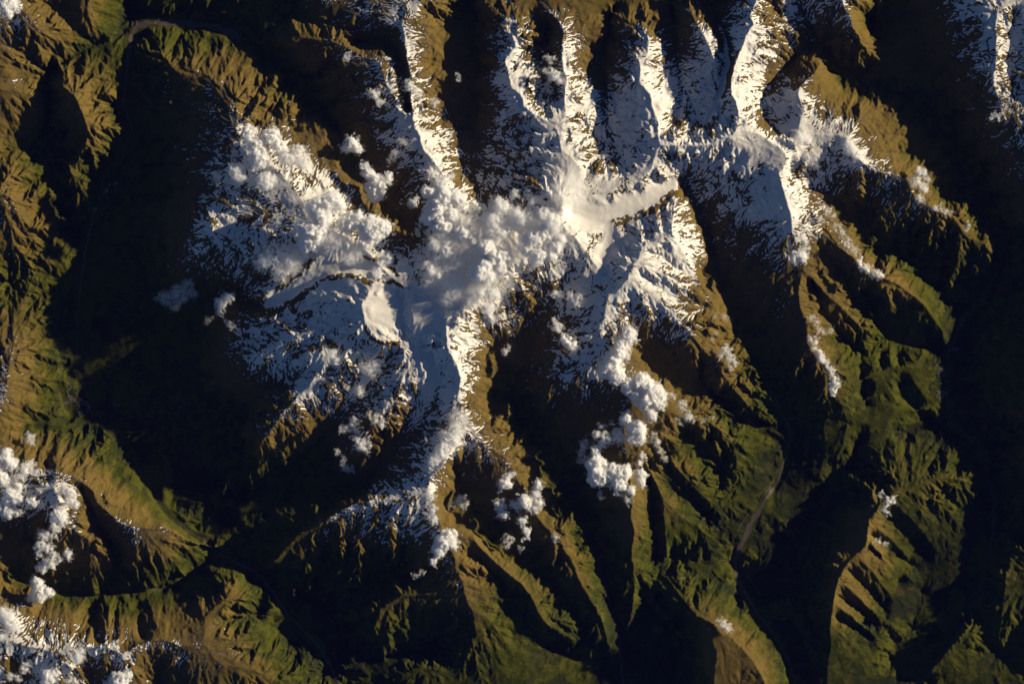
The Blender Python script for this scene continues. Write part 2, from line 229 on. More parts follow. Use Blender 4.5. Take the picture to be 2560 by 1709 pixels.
# valley lines: x, y, height, and half width of the floor in pixels
VALLEYS = [
 (4,[(1180,-60,1700),(1180,0,1750),(1185,150,1850),(1190,300,2050),(1200,400,2350),(1190,450,2600)]),
 (2,[(1365,60,2000),(1370,150,2250),(1385,240,2600)]),
 (3,[(1535,20,1700),(1522,60,1850),(1510,150,2100),(1512,250,2350),(1525,350,2700),(1560,400,2950)]),
 (3,[(1670,-20,1750),(1690,60,2050),(1695,150,2300),(1710,240,2600),(1745,320,2850)]),
 (4,[(1770,10,2200),(1810,100,2550),(1820,160,2700),(1795,250,2800),(1760,310,2880)]),
 (2,[(2025,100,1900),(2000,130,2100),(1940,190,2400),(1908,240,2600),(1905,290,2750),(1950,335,2950)]),
 (3,[(2000,10,2300),(2040,90,1950),(2100,160,1800),(2180,200,1700),(2280,260,1600),(2350,340,1500)]),
 (5,[(2250,-40,2100),(2260,40,2000),(2320,200,1680),(2390,340,1480),(2440,480,1330),(2500,600,1220),(2490,680,1170),(2479,706,1150),(2460,741,1130),(2428,783,1115),(2402,818,1095),(2383,859,1075),(2370,885,1060),(2374,928,1050),(2370,960,1040),(2367,1004,1020),(2383,1065,1000),(2409,1081,990),(2450,1106,970),(2490,1250,940),(2480,1400,920),(2440,1500,900),(2380,1600,880),(2300,1700,860),(2280,1760,850)]),
 (2,[(2040,440,2700),(2080,475,2400),(2140,545,2000),(2230,615,1600),(2300,650,1400),(2370,730,1200),(2405,800,1110)]),
 (2,[(2060,625,2200),(2110,700,1850),(2160,770,1500),(2230,850,1250),(2300,870,1150),(2370,885,1060)]),
 (2,[(2030,700,2200),(2060,770,1850),(2110,840,1500),(2160,882,1250)]),
 (2,[(2160,890,1350),(2158,960,1350),(2168,1010,1350)]),
 (14,[(1430,520,3420),(1500,540,3280),(1560,528,3160),(1600,505,3080)]),
 (9,[(1600,505,3080),(1640,488,2980),(1690,462,2800)]),
 (8,[(1505,650,3330),(1520,610,3220),(1525,560,3200)]),
 (4,[(1720,445,2650),(1748,520,2350),(1775,620,2050),(1800,700,1850),(1850,830,1600),(1905,930,1420),(1960,1040,1280),(1980,1080,1200)]),
 (6,[(1980,1080,1200),(1956,1183,1130),(1933,1224,1100),(1892,1288,1060),(1838,1400,1000),(1851,1464,980),(1900,1540,940),(1960,1620,900),(2000,1760,860)]),
 (3,[(1600,820,2600),(1640,870,2300),(1720,945,1950),(1800,995,1700),(1860,1035,1450),(1960,1075,1230)]),
 (2,[(1700,1070,1950),(1770,1120,1600),(1810,1200,1300),(1850,1260,1100)]),
 (2,[(1650,1110,2100),(1690,1200,1700),(1760,1290,1250),(1830,1375,1030)]),
 (2,[(1620,1150,1950),(1635,1250,1500),(1640,1340,1250),(1636,1460,1050),(1590,1560,930),(1560,1640,880)]),
 (3,[(1255,870,2450),(1262,960,2150),(1290,1030,1950),(1350,1100,1750),(1390,1170,1550),(1440,1270,1350),(1490,1370,1180),(1510,1440,1080),(1530,1520,980),(1550,1600,900),(1560,1760,840)]),
 (2,[(1180,1280,2050),(1290,1370,1700),(1390,1460,1350),(1440,1540,1150),(1490,1640,950),(1540,1690,870)]),
 (2,[(1170,1370,2200),(1240,1440,1750),(1310,1530,1400),(1350,1610,1150),(1420,1640,1030),(1510,1670,900)]),
 (3,[(1330,770,2600),(1350,830,2400),(1320,920,2150),(1300,1010,1950)]),
 (3,[(1430,700,3050),(1390,740,2850),(1350,800,2500)]),
 (8,[(1075,880,3350),(1085,930,3100),(1070,990,2800),(1040,1040,2550),(1000,1100,2250),(940,1180,1900),(880,1225,1650),(780,1240,1400),(700,1245,1250)]),
 (5,[(950,900,3100),(900,960,2750),(850,1040,2250),(790,1120,1800),(720,1210,1350),(620,1270,1200),(500,1240,1100),(400,1240,1080)]),
 (3,[(760,930,2750),(690,970,2300),(600,1000,1850),(480,1010,1450),(370,1000,1280),(300,1020,1230),(250,1050,1200)]),
 (8,[(970,660,3680),(900,665,3500),(830,672,3330),(770,700,3120),(720,740,2900),(665,765,2650)]),
 (3,[(650,768,2450),(600,740,2000),(500,730,1650),(400,740,1400),(300,720,1300),(205,690,1250)]),
 (4,[(620,110,1450),(700,160,1480),(770,240,1550),(830,310,1650),(870,380,1850),(910,430,2100),(960,490,2300),(1010,545,2550),(1050,590,2850)]),
 (3,[(1000,730,3760),(1012,790,3620),(1008,848,3450)]),
 (3,[(1190,450,2600),(1210,500,2900)]),
 (3,[(880,110,1900),(960,100,2200),(995,130,2450),(1008,190,2650),(1015,250,2950)]),
 (7,[(610,95,1440),(540,65,1420),(470,58,1400),(400,52,1390),(340,60,1380),(322,100,1370),(315,160,1360),(300,260,1340),(332,330,1320),(305,400,1310),(255,450,1300),(240,510,1290),(215,600,1270),(200,700,1250),(190,820,1235),(185,920,1225),(225,1000,1210),(255,1060,1195),(310,1110,1170),(345,1170,1140),(420,1290,1090),(540,1380,1030),(650,1440,990),(720,1540,950),(800,1620,920),(860,1760,890)]),
 (3,[(340,60,1380),(290,85,1400),(240,100,1430),(180,135,1480),(120,182,1520),(115,260,1380),(110,330,1340),(125,420,1340),(140,490,1310),(170,570,1290),(210,620,1265)]),
 (4,[(60,1070,1800),(115,1068,1600),(170,1070,1420),(205,1052,1300),(240,1035,1215)]),
 (10,[(150,960,1330),(170,1010,1280),(180,1040,1260)]),
 (2,[(118,1170,2450),(110,1110,1950),(116,1070,1600)]),
 (3,[(20,1440,1750),(100,1470,1600),(170,1488,1500),(236,1490,1420),(319,1480,1330),(400,1472,1260),(437,1464,1230),(472,1432,1170),(510,1416,1110),(560,1395,1030)]),
 (3,[(1080,1420,1900),(980,1450,1500),(880,1480,1200),(780,1520,1020),(700,1520,960)]),
 (3,[(60,1330,1900),(100,1400,1750),(160,1480,1520)]),
 (2,[(40,1660,2300),(60,1740,2100)]),
 (2,[(230,1650,2400),(240,1740,2100)]),
 (2,[(400,1650,2200),(400,1740,1900)]),
 (3,[(205,1215,2480),(228,1272,2080),(255,1335,1800),(282,1400,1560),(300,1470,1380)]),
 (2,[(250,1598,2700),(232,1556,2150),(236,1510,1520)]),
 (2,[(362,1592,2600),(344,1560,2050),(348,1505,1430)]),
 (4,[(640,1540,1100),(740,1600,950)]),
 (4,[(1680,1380,1150),(1740,1420,1080),(1830,1420,1010)]),
 (4,[(1600,1480,950),(1680,1560,900),(1700,1640,870),(1690,1740,850)]),
 (4,[(2000,1400,1000),(2040,1300,1050),(2080,1220,1200)]),
 (4,[(2000,1500,950),(2020,1620,900)]),
 (3,[(2160,1560,1150),(2260,1560,1000),(2380,1600,880)]),
 (2,[(2250,960,1250),(2270,1000,1150),(2330,1050,1020)]),
 (2,[(2160,1085,1280),(2130,1150,1180),(2080,1220,1120)]),
 (2,[(2240,1090,1280),(2300,1075,1120),(2380,1070,1000)]),
 (2,[(2208,925,1400),(2207,885,1200)]),
 (2,[(2252,915,1330),(2255,885,1150)]),
 (3,[(2480,1620,950),(2560,1640,1000)]),
 (3,[(1080,1560,1250),(1100,1640,1050),(1000,1640,950),(900,1650,900)]),
]

VALLEYS += SPUR_VALLEYS

# ------------------------------------------------------------------ numeric helpers
rng = np.random.default_rng(7)
STEP = 2.0
X0, Y0, X1, Y1 = -222.0, -198.0, 2810.0, 1882.0
f32 = np.float32

def noise2(x, y, seed):
    """smooth value noise in -1..1 on arrays"""
    r = np.random.default_rng(seed)
    tab = (r.random((256, 256)) * 2 - 1).astype(f32)
    xi = np.floor(x).astype(np.int32); yi = np.floor(y).astype(np.int32)
    fx = (x - xi).astype(f32); fy = (y - yi).astype(f32)
    fx = fx * fx * fx * (fx * (fx * 6 - 15) + 10); fy = fy * fy * fy * (fy * (fy * 6 - 15) + 10)
    a = tab[yi & 255, xi & 255]; b = tab[yi & 255, (xi + 1) & 255]
    c = tab[(yi + 1) & 255, xi & 255]; d = tab[(yi + 1) & 255, (xi + 1) & 255]
    return (a + (b - a) * fx) * (1 - fy) + (c + (d - c) * fx) * fy

def fbm(x, y, scale, octaves, seed, gain=0.5):
    s = np.zeros(np.broadcast(x, y).shape, f32); amp = 1.0; tot = 0.0
    ca, sa = math.cos(0.6), math.sin(0.6)
    u = x / scale; v = y / scale
    for k in range(octaves):
        s += amp * noise2(u + 17.3 * k, v - 9.1 * k, seed + k); tot += amp
        u, v = (u * ca - v * sa) * 2.03, (u * sa + v * ca) * 2.03
        amp *= gain
    return s / tot

def box(a, r):
    if r < 1: return a
    for ax in (0, 1):
        p = np.concatenate([np.repeat(a.take([0], ax), r + 1, ax), a, np.repeat(a.take([-1], ax), r, ax)], ax)
        c = np.cumsum(p, ax, dtype=np.float64)
        n = a.shape[ax]
        a = ((c.take(range(2 * r + 1, 2 * r + 1 + n), ax) - c.take(range(0, n), ax)) / (2 * r + 1)).astype(f32)
    return a

def blur(a, r):
    return box(box(a, r), r)

def sstep(a, b, x):
    t = np.clip((x - a) / (b - a), 0, 1)
    return t * t * (3 - 2 * t)

def sample(poly, wob, seed):
    """densely sampled polyline x,y,h with a little natural wander"""
    p = np.array(poly, float)
    seg = np.hypot(np.diff(p[:, 0]), np.diff(p[:, 1]))
    t = np.concatenate([[0], np.cumsum(seg)])
    n = max(2, int(t[-1] / 0.8))
    s = np.linspace(0, t[-1], n)
    out = [np.interp(s, t, p[:, k]) for k in range(p.shape[1])]
    if wob:
        z = np.zeros_like(s)
        env = np.minimum(1, np.minimum(s, t[-1] - s) / 8.0)
        out[0] = out[0] + env * wob * (noise2(s / 13, z + seed * 3.7, 3) + .6 * noise2(s / 5, z + seed * 2.1, 4))
        out[1] = out[1] + env * wob * (noise2(s / 13, z + seed * 5.3, 5) + .6 * noise2(s / 5, z + seed * 4.9, 6))
    return out

# ------------------------------------------------------------------ heights
RS = [np.stack(sample(r, 2.0, i)) for i, r in enumerate(RIDGES)]
for i, r in enumerate(RS):
    s = np.arange(r.shape[1]) * 0.8
    r[2] += 22 * noise2(s / 24, np.zeros_like(s) + i * 1.7, 21) + 14 * noise2(s / 8, np.zeros_like(s) + i * 2.9, 22)
RX = np.concatenate([r[0] for r in RS]); RY = np.concatenate([r[1] for r in RS]); RH = np.concatenate([r[2] for r in RS])

def shade_height(px, py, skip=10.0):
    """height of the lowest sun ray that clears every crest, over the points px, py"""
    out = np.full(len(px), -1e9)
    # coordinate across the sun direction decides which crests can cast on a point
    cross_r = RX * SY + RY * SX
    along_r = RX * SX - RY * SY
    for k in range(len(px)):
        cp = px[k] * SY + py[k] * SX; ap = px[k] * SX - py[k] * SY
        m = (np.abs(cross_r - cp) < 1.5) & (along_r > ap + skip)
        if m.any():
            out[k] = np.max(RH[m] - (along_r[m] - ap) * M * TAN)
    return out

cons = []                       # x, y, h, weight
for r in RS:
    cons.append((r[0], r[1], r[2], np.full(r.shape[1], 4.0)))
for i, s in enumerate(SHADOW):
    sx_, sy_ = sample(s, 2.0, 300 + i)
    sx_, sy_ = sx_[::3], sy_[::3]
    h = shade_height(sx_, sy_)
    ok = h > 700
    # even out so that the slope under the shadow edge keeps a natural profile
    if ok.sum() > 4:
        k = np.ones(7) / 7
        hh = np.convolve(np.pad(h[ok], 3, mode='edge'), k, mode='valid')
        cons.append((sx_[ok], sy_[ok], hh, np.full(ok.sum(), 1.0)))
for i, (wd, v) in enumerate(VALLEYS):
    vx, vy, vh = sample(v, 2.5, 600 + i)
    cap = shade_height(vx[::4], vy[::4], 14.0)
    cap = np.repeat(cap, 4)[:len(vx)]
    if wd >= 7 and vh.min() > 2200: cap = np.full(len(vx), -1.0)
    lim = np.where((cap > 500) & (cap < vh + 400), np.maximum(cap - 120, vh - 350), 1e9)
    vh = np.minimum(vh, lim)
    vh = np.convolve(np.pad(vh, 20, mode='edge'), np.ones(41) / 41, mode='valid')
    dx = np.gradient(vx); dy = np.gradient(vy); L = np.hypot(dx, dy) + 1e-6
    for off in np.arange(-wd, wd + .1, 1.0) if wd > 3 else [0.0]:
        cons.append((vx - dy / L * off, vy + dx / L * off, vh + abs(off) * 1.5, np.full(len(vx), 0.8)))
CX = np.concatenate([c[0] for c in cons]); CY = np.concatenate([c[1] for c in cons])
CH = np.concatenate([c[2] for c in cons]); CW = np.concatenate([c[3] for c in cons])

def grid_shape(st):
    return int(round((Y1 - Y0) / st)) + 1, int(round((X1 - X0) / st)) + 1

hgt = None
for st, its in ((32, 500), (16, 300), (8, 200), (4, 120), (2, 60)):
    ny, nx = grid_shape(st)
    ix = np.round((CX - X0) / st).astype(int); iy = np.round((CY - Y0) / st).astype(int)
    m = (ix >= 0) & (ix < nx) & (iy >= 0) & (iy < ny)
    num = np.zeros((ny, nx)); den = np.zeros((ny, nx))
    np.add.at(num, (iy[m], ix[m]), (CH * CW)[m]); np.add.at(den, (iy[m], ix[m]), CW[m])
    fixed = den > 0
    val = (num / np.maximum(den, 1e-9)).astype(f32)
    if hgt is None:
        hgt = np.full((ny, nx), 1500, f32)
    else:
        oy, ox = hgt.shape
        yy = np.linspace(0, oy - 1, ny); xx = np.linspace(0, ox - 1, nx)
        y0 = np.minimum(yy.astype(int), oy - 2); x0 = np.minimum(xx.astype(int), ox - 2)
        fy = (yy - y0)[:, None].astype(f32); fx = (xx - x0)[None].astype(f32)
        hgt = (hgt[y0][:, x0] * (1 - fy) * (1 - fx) + hgt[y0][:, x0 + 1] * (1 - fy) * fx
               + hgt[y0 + 1][:, x0] * fy * (1 - fx) + hgt[y0 + 1][:, x0 + 1] * fy * fx)
    for _ in range(its):
        hgt[fixed] = val[fixed]
        p = np.pad(hgt, 1, mode='edge')
        hgt = 0.25 * (p[:-2, 1:-1] + p[2:, 1:-1] + p[1:-1, :-2] + p[1:-1, 2:])
    hgt[fixed] = val[fixed]
NY, NX = hgt.shape
GX, GY = np.meshgrid(X0 + STEP * np.arange(NX), Y0 + STEP * np.arange(NY))
GX = GX.astype(f32); GY = GY.astype(f32)

def mask_of(xs, ys):
    a = np.zeros((NY, NX), f32)
    ix = np.round((xs - X0) / STEP).astype(int); iy = np.round((ys - Y0) / STEP).astype(int)
    m = (ix >= 0) & (ix < NX) & (iy >= 0) & (iy < NY)
    a[iy[m], ix[m]] = 1
    return a

near_crest = np.clip(blur(mask_of(RX, RY), 4) * 9 * 1.4, 0, 1)
vall = [(wd, sample(v, 2.5, 600 + i)) for i, (wd, v) in enumerate(VALLEYS)]
near_floor = np.zeros((NY, NX), f32)
for wd, (vx, vy, vh) in vall:
    if wd > 3:
        rr = max(2, int(wd * 0.6))
        near_floor = np.maximum(near_floor, np.clip(blur(mask_of(vx, vy), rr) * (2 * rr + 1) * 2.2, 0, 1))

def grad(a):
    gy, gx = np.gradient(a, STEP * M)
    return gx.astype(f32), gy.astype(f32)

SMOOTH = np.zeros((NY, NX), f32)          # ice caps and glaciers stay smooth
for x_, y_, r_ in ((965,785,52),(1075,800,34),(1050,770,40),(1450,535,30),(1520,620,26),(1575,525,40),(1640,490,30),(800,690,40),(880,670,40),(1480,550,28),(700,745,30)):
    SMOOTH = np.maximum(SMOOTH, np.exp(-(((GX - x_) ** 2 + (GY - y_) ** 2) / r_ ** 2) ** 2))
WARPX = 7 * fbm(GX, GY, 60, 2, 301); WARPY = 7 * fbm(GX, GY, 60, 2, 311)

def gullies(h, L, seed, rb):
    """furrows that run down the slope: stripes set across the gradient, blended between jittered cells"""
    gx, gy = grad(blur(h, rb))
    sl = np.hypot(gx, gy) + 1e-6
    tx, ty = -gy / sl, gx / sl
    u = (GX + WARPX) / L; v = (GY + WARPY) / L
    r = np.random.default_rng(seed)
    J = r.random((2, 128, 128)).astype(f32); P = (r.random((128, 128)) * 6.2832).astype(f32)
    cu = np.floor(u).astype(np.int32); cv = np.floor(v).astype(np.int32)
    C = np.zeros_like(h); S = np.zeros_like(h)
    for dj in (-1, 0, 1):
        for di in (-1, 0, 1):
            a = cu + di; b = cv + dj
            jx = J[0][b & 127, a & 127]; jy = J[1][b & 127, a & 127]
            ddx = u - a - jx; ddy = v - b - jy
            w = np.exp(-2.2 * (ddx * ddx + ddy * ddy))
            ph = 6.2832 * (ddx * tx + ddy * ty) + P[b & 127, a & 127]
            C += w * np.cos(ph); S += w * np.sin(ph)
    return C / np.sqrt(C * C + S * S + 1e-6), sl

base = blur(hgt, 1)
base = base * (1 - near_crest) + hgt * near_crest
spur = 1 - 2 * np.abs(fbm(GX + 2 * WARPX, GY + 2 * WARPY, 58, 4, 40, .55)) * 1.6
quiet = (1 - near_floor) * (1 - .85 * SMOOTH)
bgx, bgy = grad(blur(base, 6)); bsl = np.hypot(bgx, bgy)
steep = np.clip((bsl - .03) / .40, .20, 1)
hgt = base + (1 - .85 * near_crest) * quiet * 58 * spur * steep
rug = np.clip(0.8 + 1.3 * fbm(GX, GY, 120, 3, 77), .25, 1.6) * (1 - .9 * SMOOTH)
furrow = np.zeros_like(hgt)
for L, amp, rb, k in ((88, .085, 9, .12), (46, .12, 6, .28), (23, .13, 3, .32), (11.5, .14, 2, .34), (5.5, .13, 1, .30)):
    g, sl = gullies(hgt, L, int(L * 10), rb)
    act = np.clip(np.clip(sl / (.36 if L > 12 else .46), 0, 1.25) ** (1.0 if L > 12 else 1.3), .22 if L > 12 else .1, None) * (1 - .75 * near_crest * (L > 12)) * (1 - .9 * near_floor) * rug
    hgt = hgt + amp * L * M * .5 * act * g
    furrow += k * g * np.clip(act, 0, 1)
hgt = hgt + quiet * 16 * steep * fbm(GX, GY, 9, 2, 55)

# ------------------------------------------------------------------ what covers the ground
st_a, _ = gullies(hgt, 8.0, 881, 2)
st_b, _ = gullies(hgt, 4.2, 882, 1)
streak = .55 * st_a + .45 * st_b
gx, gy = grad(hgt)
slope = np.hypot(gx, gy)
big = blur(hgt, 5)
sunward = (-(gx * SX) + gy * SY) / np.maximum(slope, .05)      # 1 where the slope faces the sun (image y runs down)
brownish = np.exp(-(((GX - 2150) / 90) ** 2 + ((GY - 1400) / 170) ** 2)) + np.exp(-(((GX - 1840) / 90) ** 2 + ((GY - 1640) / 90) ** 2))
n1 = fbm(GX, GY, 140, 4, 101); n2 = fbm(GX, GY, 26, 4, 140); n3 = fbm(GX, GY, 7, 2, 190)
snowline = np.full_like(hgt, 2820.0)
def bump(x, y, r, d):
    global snowline
    snowline = snowline + d * np.exp(-((GX - x) ** 2 + (GY - y) ** 2) / (r * r)).astype(f32)
for b in ((1300,620,420,-250),(2190,380,120,180),(2060,320,80,-200),(2010,30,80,-500),(2420,100,90,-260),(950,1260,130,-600),(1100,1190,60,-350),(690,880,150,-430),(540,640,110,-280),(800,960,80,-300),(880,900,60,-250),(1430,920,70,-350),(150,1680,190,-560),(165,1260,60,-420),(60,1230,75,-560),(300,150,260,150),(120,1560,200,-50),(1060,150,120,120),(1450,40,180,150),(2060,620,120,200),
          (1540,980,120,150),(1700,860,110,220),(2100,200,120,200),(840,290,120,150),(700,1000,120,100),(1310,210,90,-480),(1440,290,105,-650),(1650,240,105,-650),(1890,170,120,-800),(1090,350,75,-520),(2010,490,95,-520),(640,560,80,320),(1700,560,60,-300),(980,530,70,450),(1030,590,50,200),(1725,610,80,-700),(1720,415,60,-700),(1800,430,60,-250),(310,1310,50,-300),(1290,110,60,-330),(1418,130,55,-330),(1632,110,50,-330),(1050,120,55,-260),(1330,880,60,250)):
    bump(*b)
cover = (hgt - snowline) / 520
snow = np.where(cover > 1.2, 1.2 + (cover - 1.2) * .6, cover) + 0.45 * n1 + 0.55 * n2 + 0.14 * n3 - 1.55 * furrow - 0.55 * streak - 1.9 * np.clip(slope - .60, 0, 1.2) - 0.22 * sunward
ridged = 1 - np.abs(fbm(GX + 3 * WARPX, GY + 3 * WARPY, 34, 4, 402, .6)) * 2
rocky = np.full_like(hgt, .58)
for x_, y_, r_, d_ in ((760,850,130,.75),(640,640,120,.7),(1430,700,110,.8),(1820,460,120,.6),(1280,400,110,.5),(1060,1250,120,.7),(960,900,60,.4),(1120,620,110,.3),(1620,560,50,.8),(560,600,80,.5),(980,380,80,.5),(120,1660,150,.6),(1420,920,80,.6),(1290,760,70,.5),(740,440,110,.35),(90,1230,90,.5),(1540,462,50,.7),(1610,590,60,.6),(1450,610,50,.4),(2440,100,90,.6),(950,1260,130,.4)):
    rocky = rocky + d_ * np.exp(-((GX - x_) ** 2 + (GY - y_) ** 2) / r_ ** 2)
rocky = np.clip(rocky, 0, 1.15) * (1 - SMOOTH) * (1 - near_floor)
snow = snow - rocky * (1.35 * sstep(.66, .97, ridged) + 1.1 * sstep(-.05, .75, fbm(GX - WARPX, GY + WARPY, 24, 3, 433, .5) + .45 * streak)) + 1.5 * SMOOTH * sstep(2500, 2800, hgt)
snow = snow + near_floor * sstep(2700, 2850, hgt) * 1.0
for ln, wd_ in (([(1529,553),(1567,545),(1605,534),(1637,518),(1659,496),(1679,483),(1707,486)], 2), ([(1540,562),(1600,545),(1645,522),(1668,500)], 1),
           ([(935,708),(880,690),(830,692),(790,712),(740,748),(690,776),(650,786)], 2), ([(790,648),(750,676),(715,708),(690,726)], 2), ([(905,640),(960,655),(1000,690)], 1),
           ([(945,700),(985,706),(1010,720)], 1), ([(915,812),(925,845),(955,858),(1000,856)], 1)):
    lx, ly = sample(ln, 3, 70)
    snow = snow - 4.0 * np.clip(blur(mask_of(lx, ly), wd_) * (2 * wd_ + 1) * 1.3, 0, 1) * (.35 + sstep(-.25, .2, n3))
veg = sstep(-1, 1, (1950 - hgt) / 420 + .9 * n1 + .55 * n2 + .25 * furrow - .25 * sunward - 1.6 * brownish)
low = sstep(1350, 1000, hgt) * (1 - near_floor)

def new_mesh(name, verts, faces):
    me = bpy.data.meshes.new(name)
    nv, nf = len(verts), len(faces)
    k = faces.shape[1]
    me.vertices.add(nv); me.vertices.foreach_set('co', np.ascontiguousarray(verts, f32).ravel())
    me.loops.add(nf * k); me.loops.foreach_set('vertex_index', np.ascontiguousarray(faces, np.int32).ravel())
    me.polygons.add(nf); me.polygons.foreach_set('loop_start', np.arange(nf, dtype=np.int32) * k)
    me.polygons.foreach_set('loop_total', np.full(nf, k, np.int32))
    me.polygons.foreach_set('use_smooth', np.ones(nf, bool))
    me.update(calc_edges=True); me.validate()
    return me

def wx(px): return (px - W / 2) * M
def wy(py): return (H / 2 - py) * M

idx = np.arange(NY * NX, dtype=np.int32).reshape(NY, NX)
faces = np.stack([idx[1:, :-1], idx[1:, 1:], idx[:-1, 1:], idx[:-1, :-1]], -1).reshape(-1, 4)
verts = np.stack([wx(GX), wy(GY), hgt], -1).reshape(-1, 3)
me = new_mesh('terrain', verts, faces)
for nm, arr in (('snow', np.clip(snow / 6 + .5, 0, 1)), ('veg', veg), ('low', low), ('furrow', furrow)):
    at = me.attributes.new(nm, 'FLOAT', 'POINT'); at.data.foreach_set('value', np.ascontiguousarray(arr, f32).ravel())
terrain = bpy.data.objects.new('terrain', me)
scene.collection.objects.link(terrain)
terrain['kind'] = 'structure'
terrain['label'] = 'snow covered mountain massif with brown and green valleys radiating from it'

# ------------------------------------------------------------------ ground material
def nd(t, typ, **kw):
    n = t.nodes.new(typ)
    for k, v in kw.items():
        setattr(n, k, v)
    return n

def math_node(t, op, a, b=None, clamp=False):
    n = nd(t, 'ShaderNodeMath', operation=op, use_clamp=clamp)
    for i, v in enumerate((a, b)):
        if v is None: continue
        if isinstance(v, (int, float)): n.inputs[i].default_value = v
        else: t.links.new(v, n.inputs[i])
    return n.outputs[0]

def mixc(t, fac, a, b):
    n = nd(t, 'ShaderNodeMix', data_type='RGBA')
    for sock, v in ((n.inputs[0], fac), (n.inputs[6], a), (n.inputs[7], b)):
        if isinstance(v, tuple): sock.default_value = (*v, 1)
        elif isinstance(v, (int, float)): sock.default_value = v
        else: t.links.new(v, sock)
    return n.outputs[2]

def noise_node(t, vec, scale, detail=4, rough=.55):
    n = nd(t, 'ShaderNodeTexNoise'); n.inputs['Scale'].default_value = scale
    n.inputs['Detail'].default_value = detail; n.inputs['Roughness'].default_value = rough
    t.links.new(vec, n.inputs['Vector'])
    return n.outputs['Fac']

def ground_material():
    m = bpy.data.materials.new('mountain_ground'); m.use_nodes = True
    t = m.node_tree; bs = t.nodes['Principled BSDF']
    pos = nd(t, 'ShaderNodeNewGeometry').outputs['Position']
    at = {k: nd(t, 'ShaderNodeAttribute', attribute_name=k).outputs['Fac'] for k in ('snow', 'veg', 'low', 'furrow')}
    nA = noise_node(t, pos, 1 / 2600, 6); nB = noise_node(t, pos, 1 / 420, 6, .6); nC = noise_node(t, pos, 1 / 120, 4, .6)
    brown = mixc(t, nA, (.116, .075, .012), (.190, .135, .024))
    brown = mixc(t, math_node(t, 'MULTIPLY', nB, .6), brown, (.085, .058, .030))
    green = mixc(t, nB, (.030, .040, .002), (.080, .080, .004))
    forest = mixc(t, nC, (.012, .017, .004), (.028, .034, .007))
    green = mixc(t, math_node(t, 'MULTIPLY', at['low'], math_node(t, 'GREATER_THAN', nA, .48)), green, forest)
    vg = math_node(t, 'MULTIPLY_ADD', math_node(t, 'SUBTRACT', nB, .5), 1.4); 
    t.nodes[-1].inputs[2].default_value = 0
    vg = math_node(t, 'ADD', at['veg'], vg, clamp=True)
    fm = nd(t, 'ShaderNodeMapRange', interpolation_type='SMOOTHSTEP')
    fm.inputs[1].default_value = .485; fm.inputs[2].default_value = .525
    t.links.new(math_node(t, 'ADD', math_node(t, 'MULTIPLY', nB, .62), math_node(t, 'MULTIPLY', nA, .38)), fm.inputs[0])
    woods = math_node(t, 'MULTIPLY', fm.outputs[0], math_node(t, 'MULTIPLY', at['veg'], .62))
    green = mixc(t, woods, green, forest)
    soil = mixc(t, vg, brown, green)
    rock = mixc(t, nC, (.050, .036, .024), (.105, .080, .055))
    hi = nd(t, 'ShaderNodeMapRange'); hi.inputs[1].default_value = -1.1; hi.inputs[2].default_value = -.1
    sn = math_node(t, 'MULTIPLY', math_node(t, 'SUBTRACT', at['snow'], .5), 6.0)
    t.links.new(sn, hi.inputs[0])
    soil = mixc(t, hi.outputs[0], soil, rock)
    s = math_node(t, 'ADD', sn, math_node(t, 'MULTIPLY', math_node(t, 'SUBTRACT', nC, .5), .7))
    sm = nd(t, 'ShaderNodeMapRange', interpolation_type='SMOOTHSTEP')
    sm.inputs[1].default_value = -.14; sm.inputs[2].default_value = .16
    t.links.new(s, sm.inputs[0])
    col = mixc(t, sm.outputs[0], soil, (.80, .768, .71))
    t.links.new(col, bs.inputs['Base Color'])
    bs.inputs['Roughness'].default_value = .9
    bs.inputs['Specular IOR Level'].default_value = .1
    bp = nd(t, 'ShaderNodeBump'); bp.inputs['Strength'].default_value = 1.0; bp.inputs['Distance'].default_value = 1.0
    hb = math_node(t, 'MULTIPLY', nC, math_node(t, 'SUBTRACT', 14, math_node(t, 'MULTIPLY', sm.outputs[0], 9)))
    t.links.new(hb, bp.inputs['Height'])
    t.links.new(bp.outputs['Normal'], bs.inputs['Normal'])
    return m
terrain.data.materials.append(ground_material())

# ------------------------------------------------------------------ clouds
def cloud_material(name, density):
    m = bpy.data.materials.new(name); m.use_nodes = True
    t = m.node_tree
    for n in list(t.nodes):
        if n.type == 'BSDF_PRINCIPLED': t.nodes.remove(n)
    v = nd(t, 'ShaderNodeVolumePrincipled')
    v.inputs['Color'].default_value = (.998, .998, .998, 1)
    v.inputs['Anisotropy'].default_value = 0.0
    pos = nd(t, 'ShaderNodeNewGeometry').outputs['Position']
    n = noise_node(t, pos, 1 / 170, 4, .62)
    mr = nd(t, 'ShaderNodeMapRange', interpolation_type='SMOOTHSTEP')
    mr.inputs[1].default_value = .36; mr.inputs[2].default_value = .62
    mr.inputs[3].default_value = density * .08; mr.inputs[4].default_value = density * 1.7
    t.links.new(n, mr.inputs[0])
    t.links.new(mr.outputs[0], v.inputs['Density'])
    t.links.new(v.outputs['Volume'], t.nodes['Material Output'].inputs['Volume'])
    return m
CLOUD_MAT = {'thick': cloud_material('cloud_dense', .019), 'wisp': cloud_material('cloud_wispy', .0085), 'veil': cloud_material('cloud_veil', .0022)}

def ground_at(px, py):
    ix = np.clip(np.round((np.asarray(px) - X0) / STEP).astype(int), 0, NX - 1)
    iy = np.clip(np.round((np.asarray(py) - Y0) / STEP).astype(int), 0, NY - 1)
    return hgt[iy, ix]

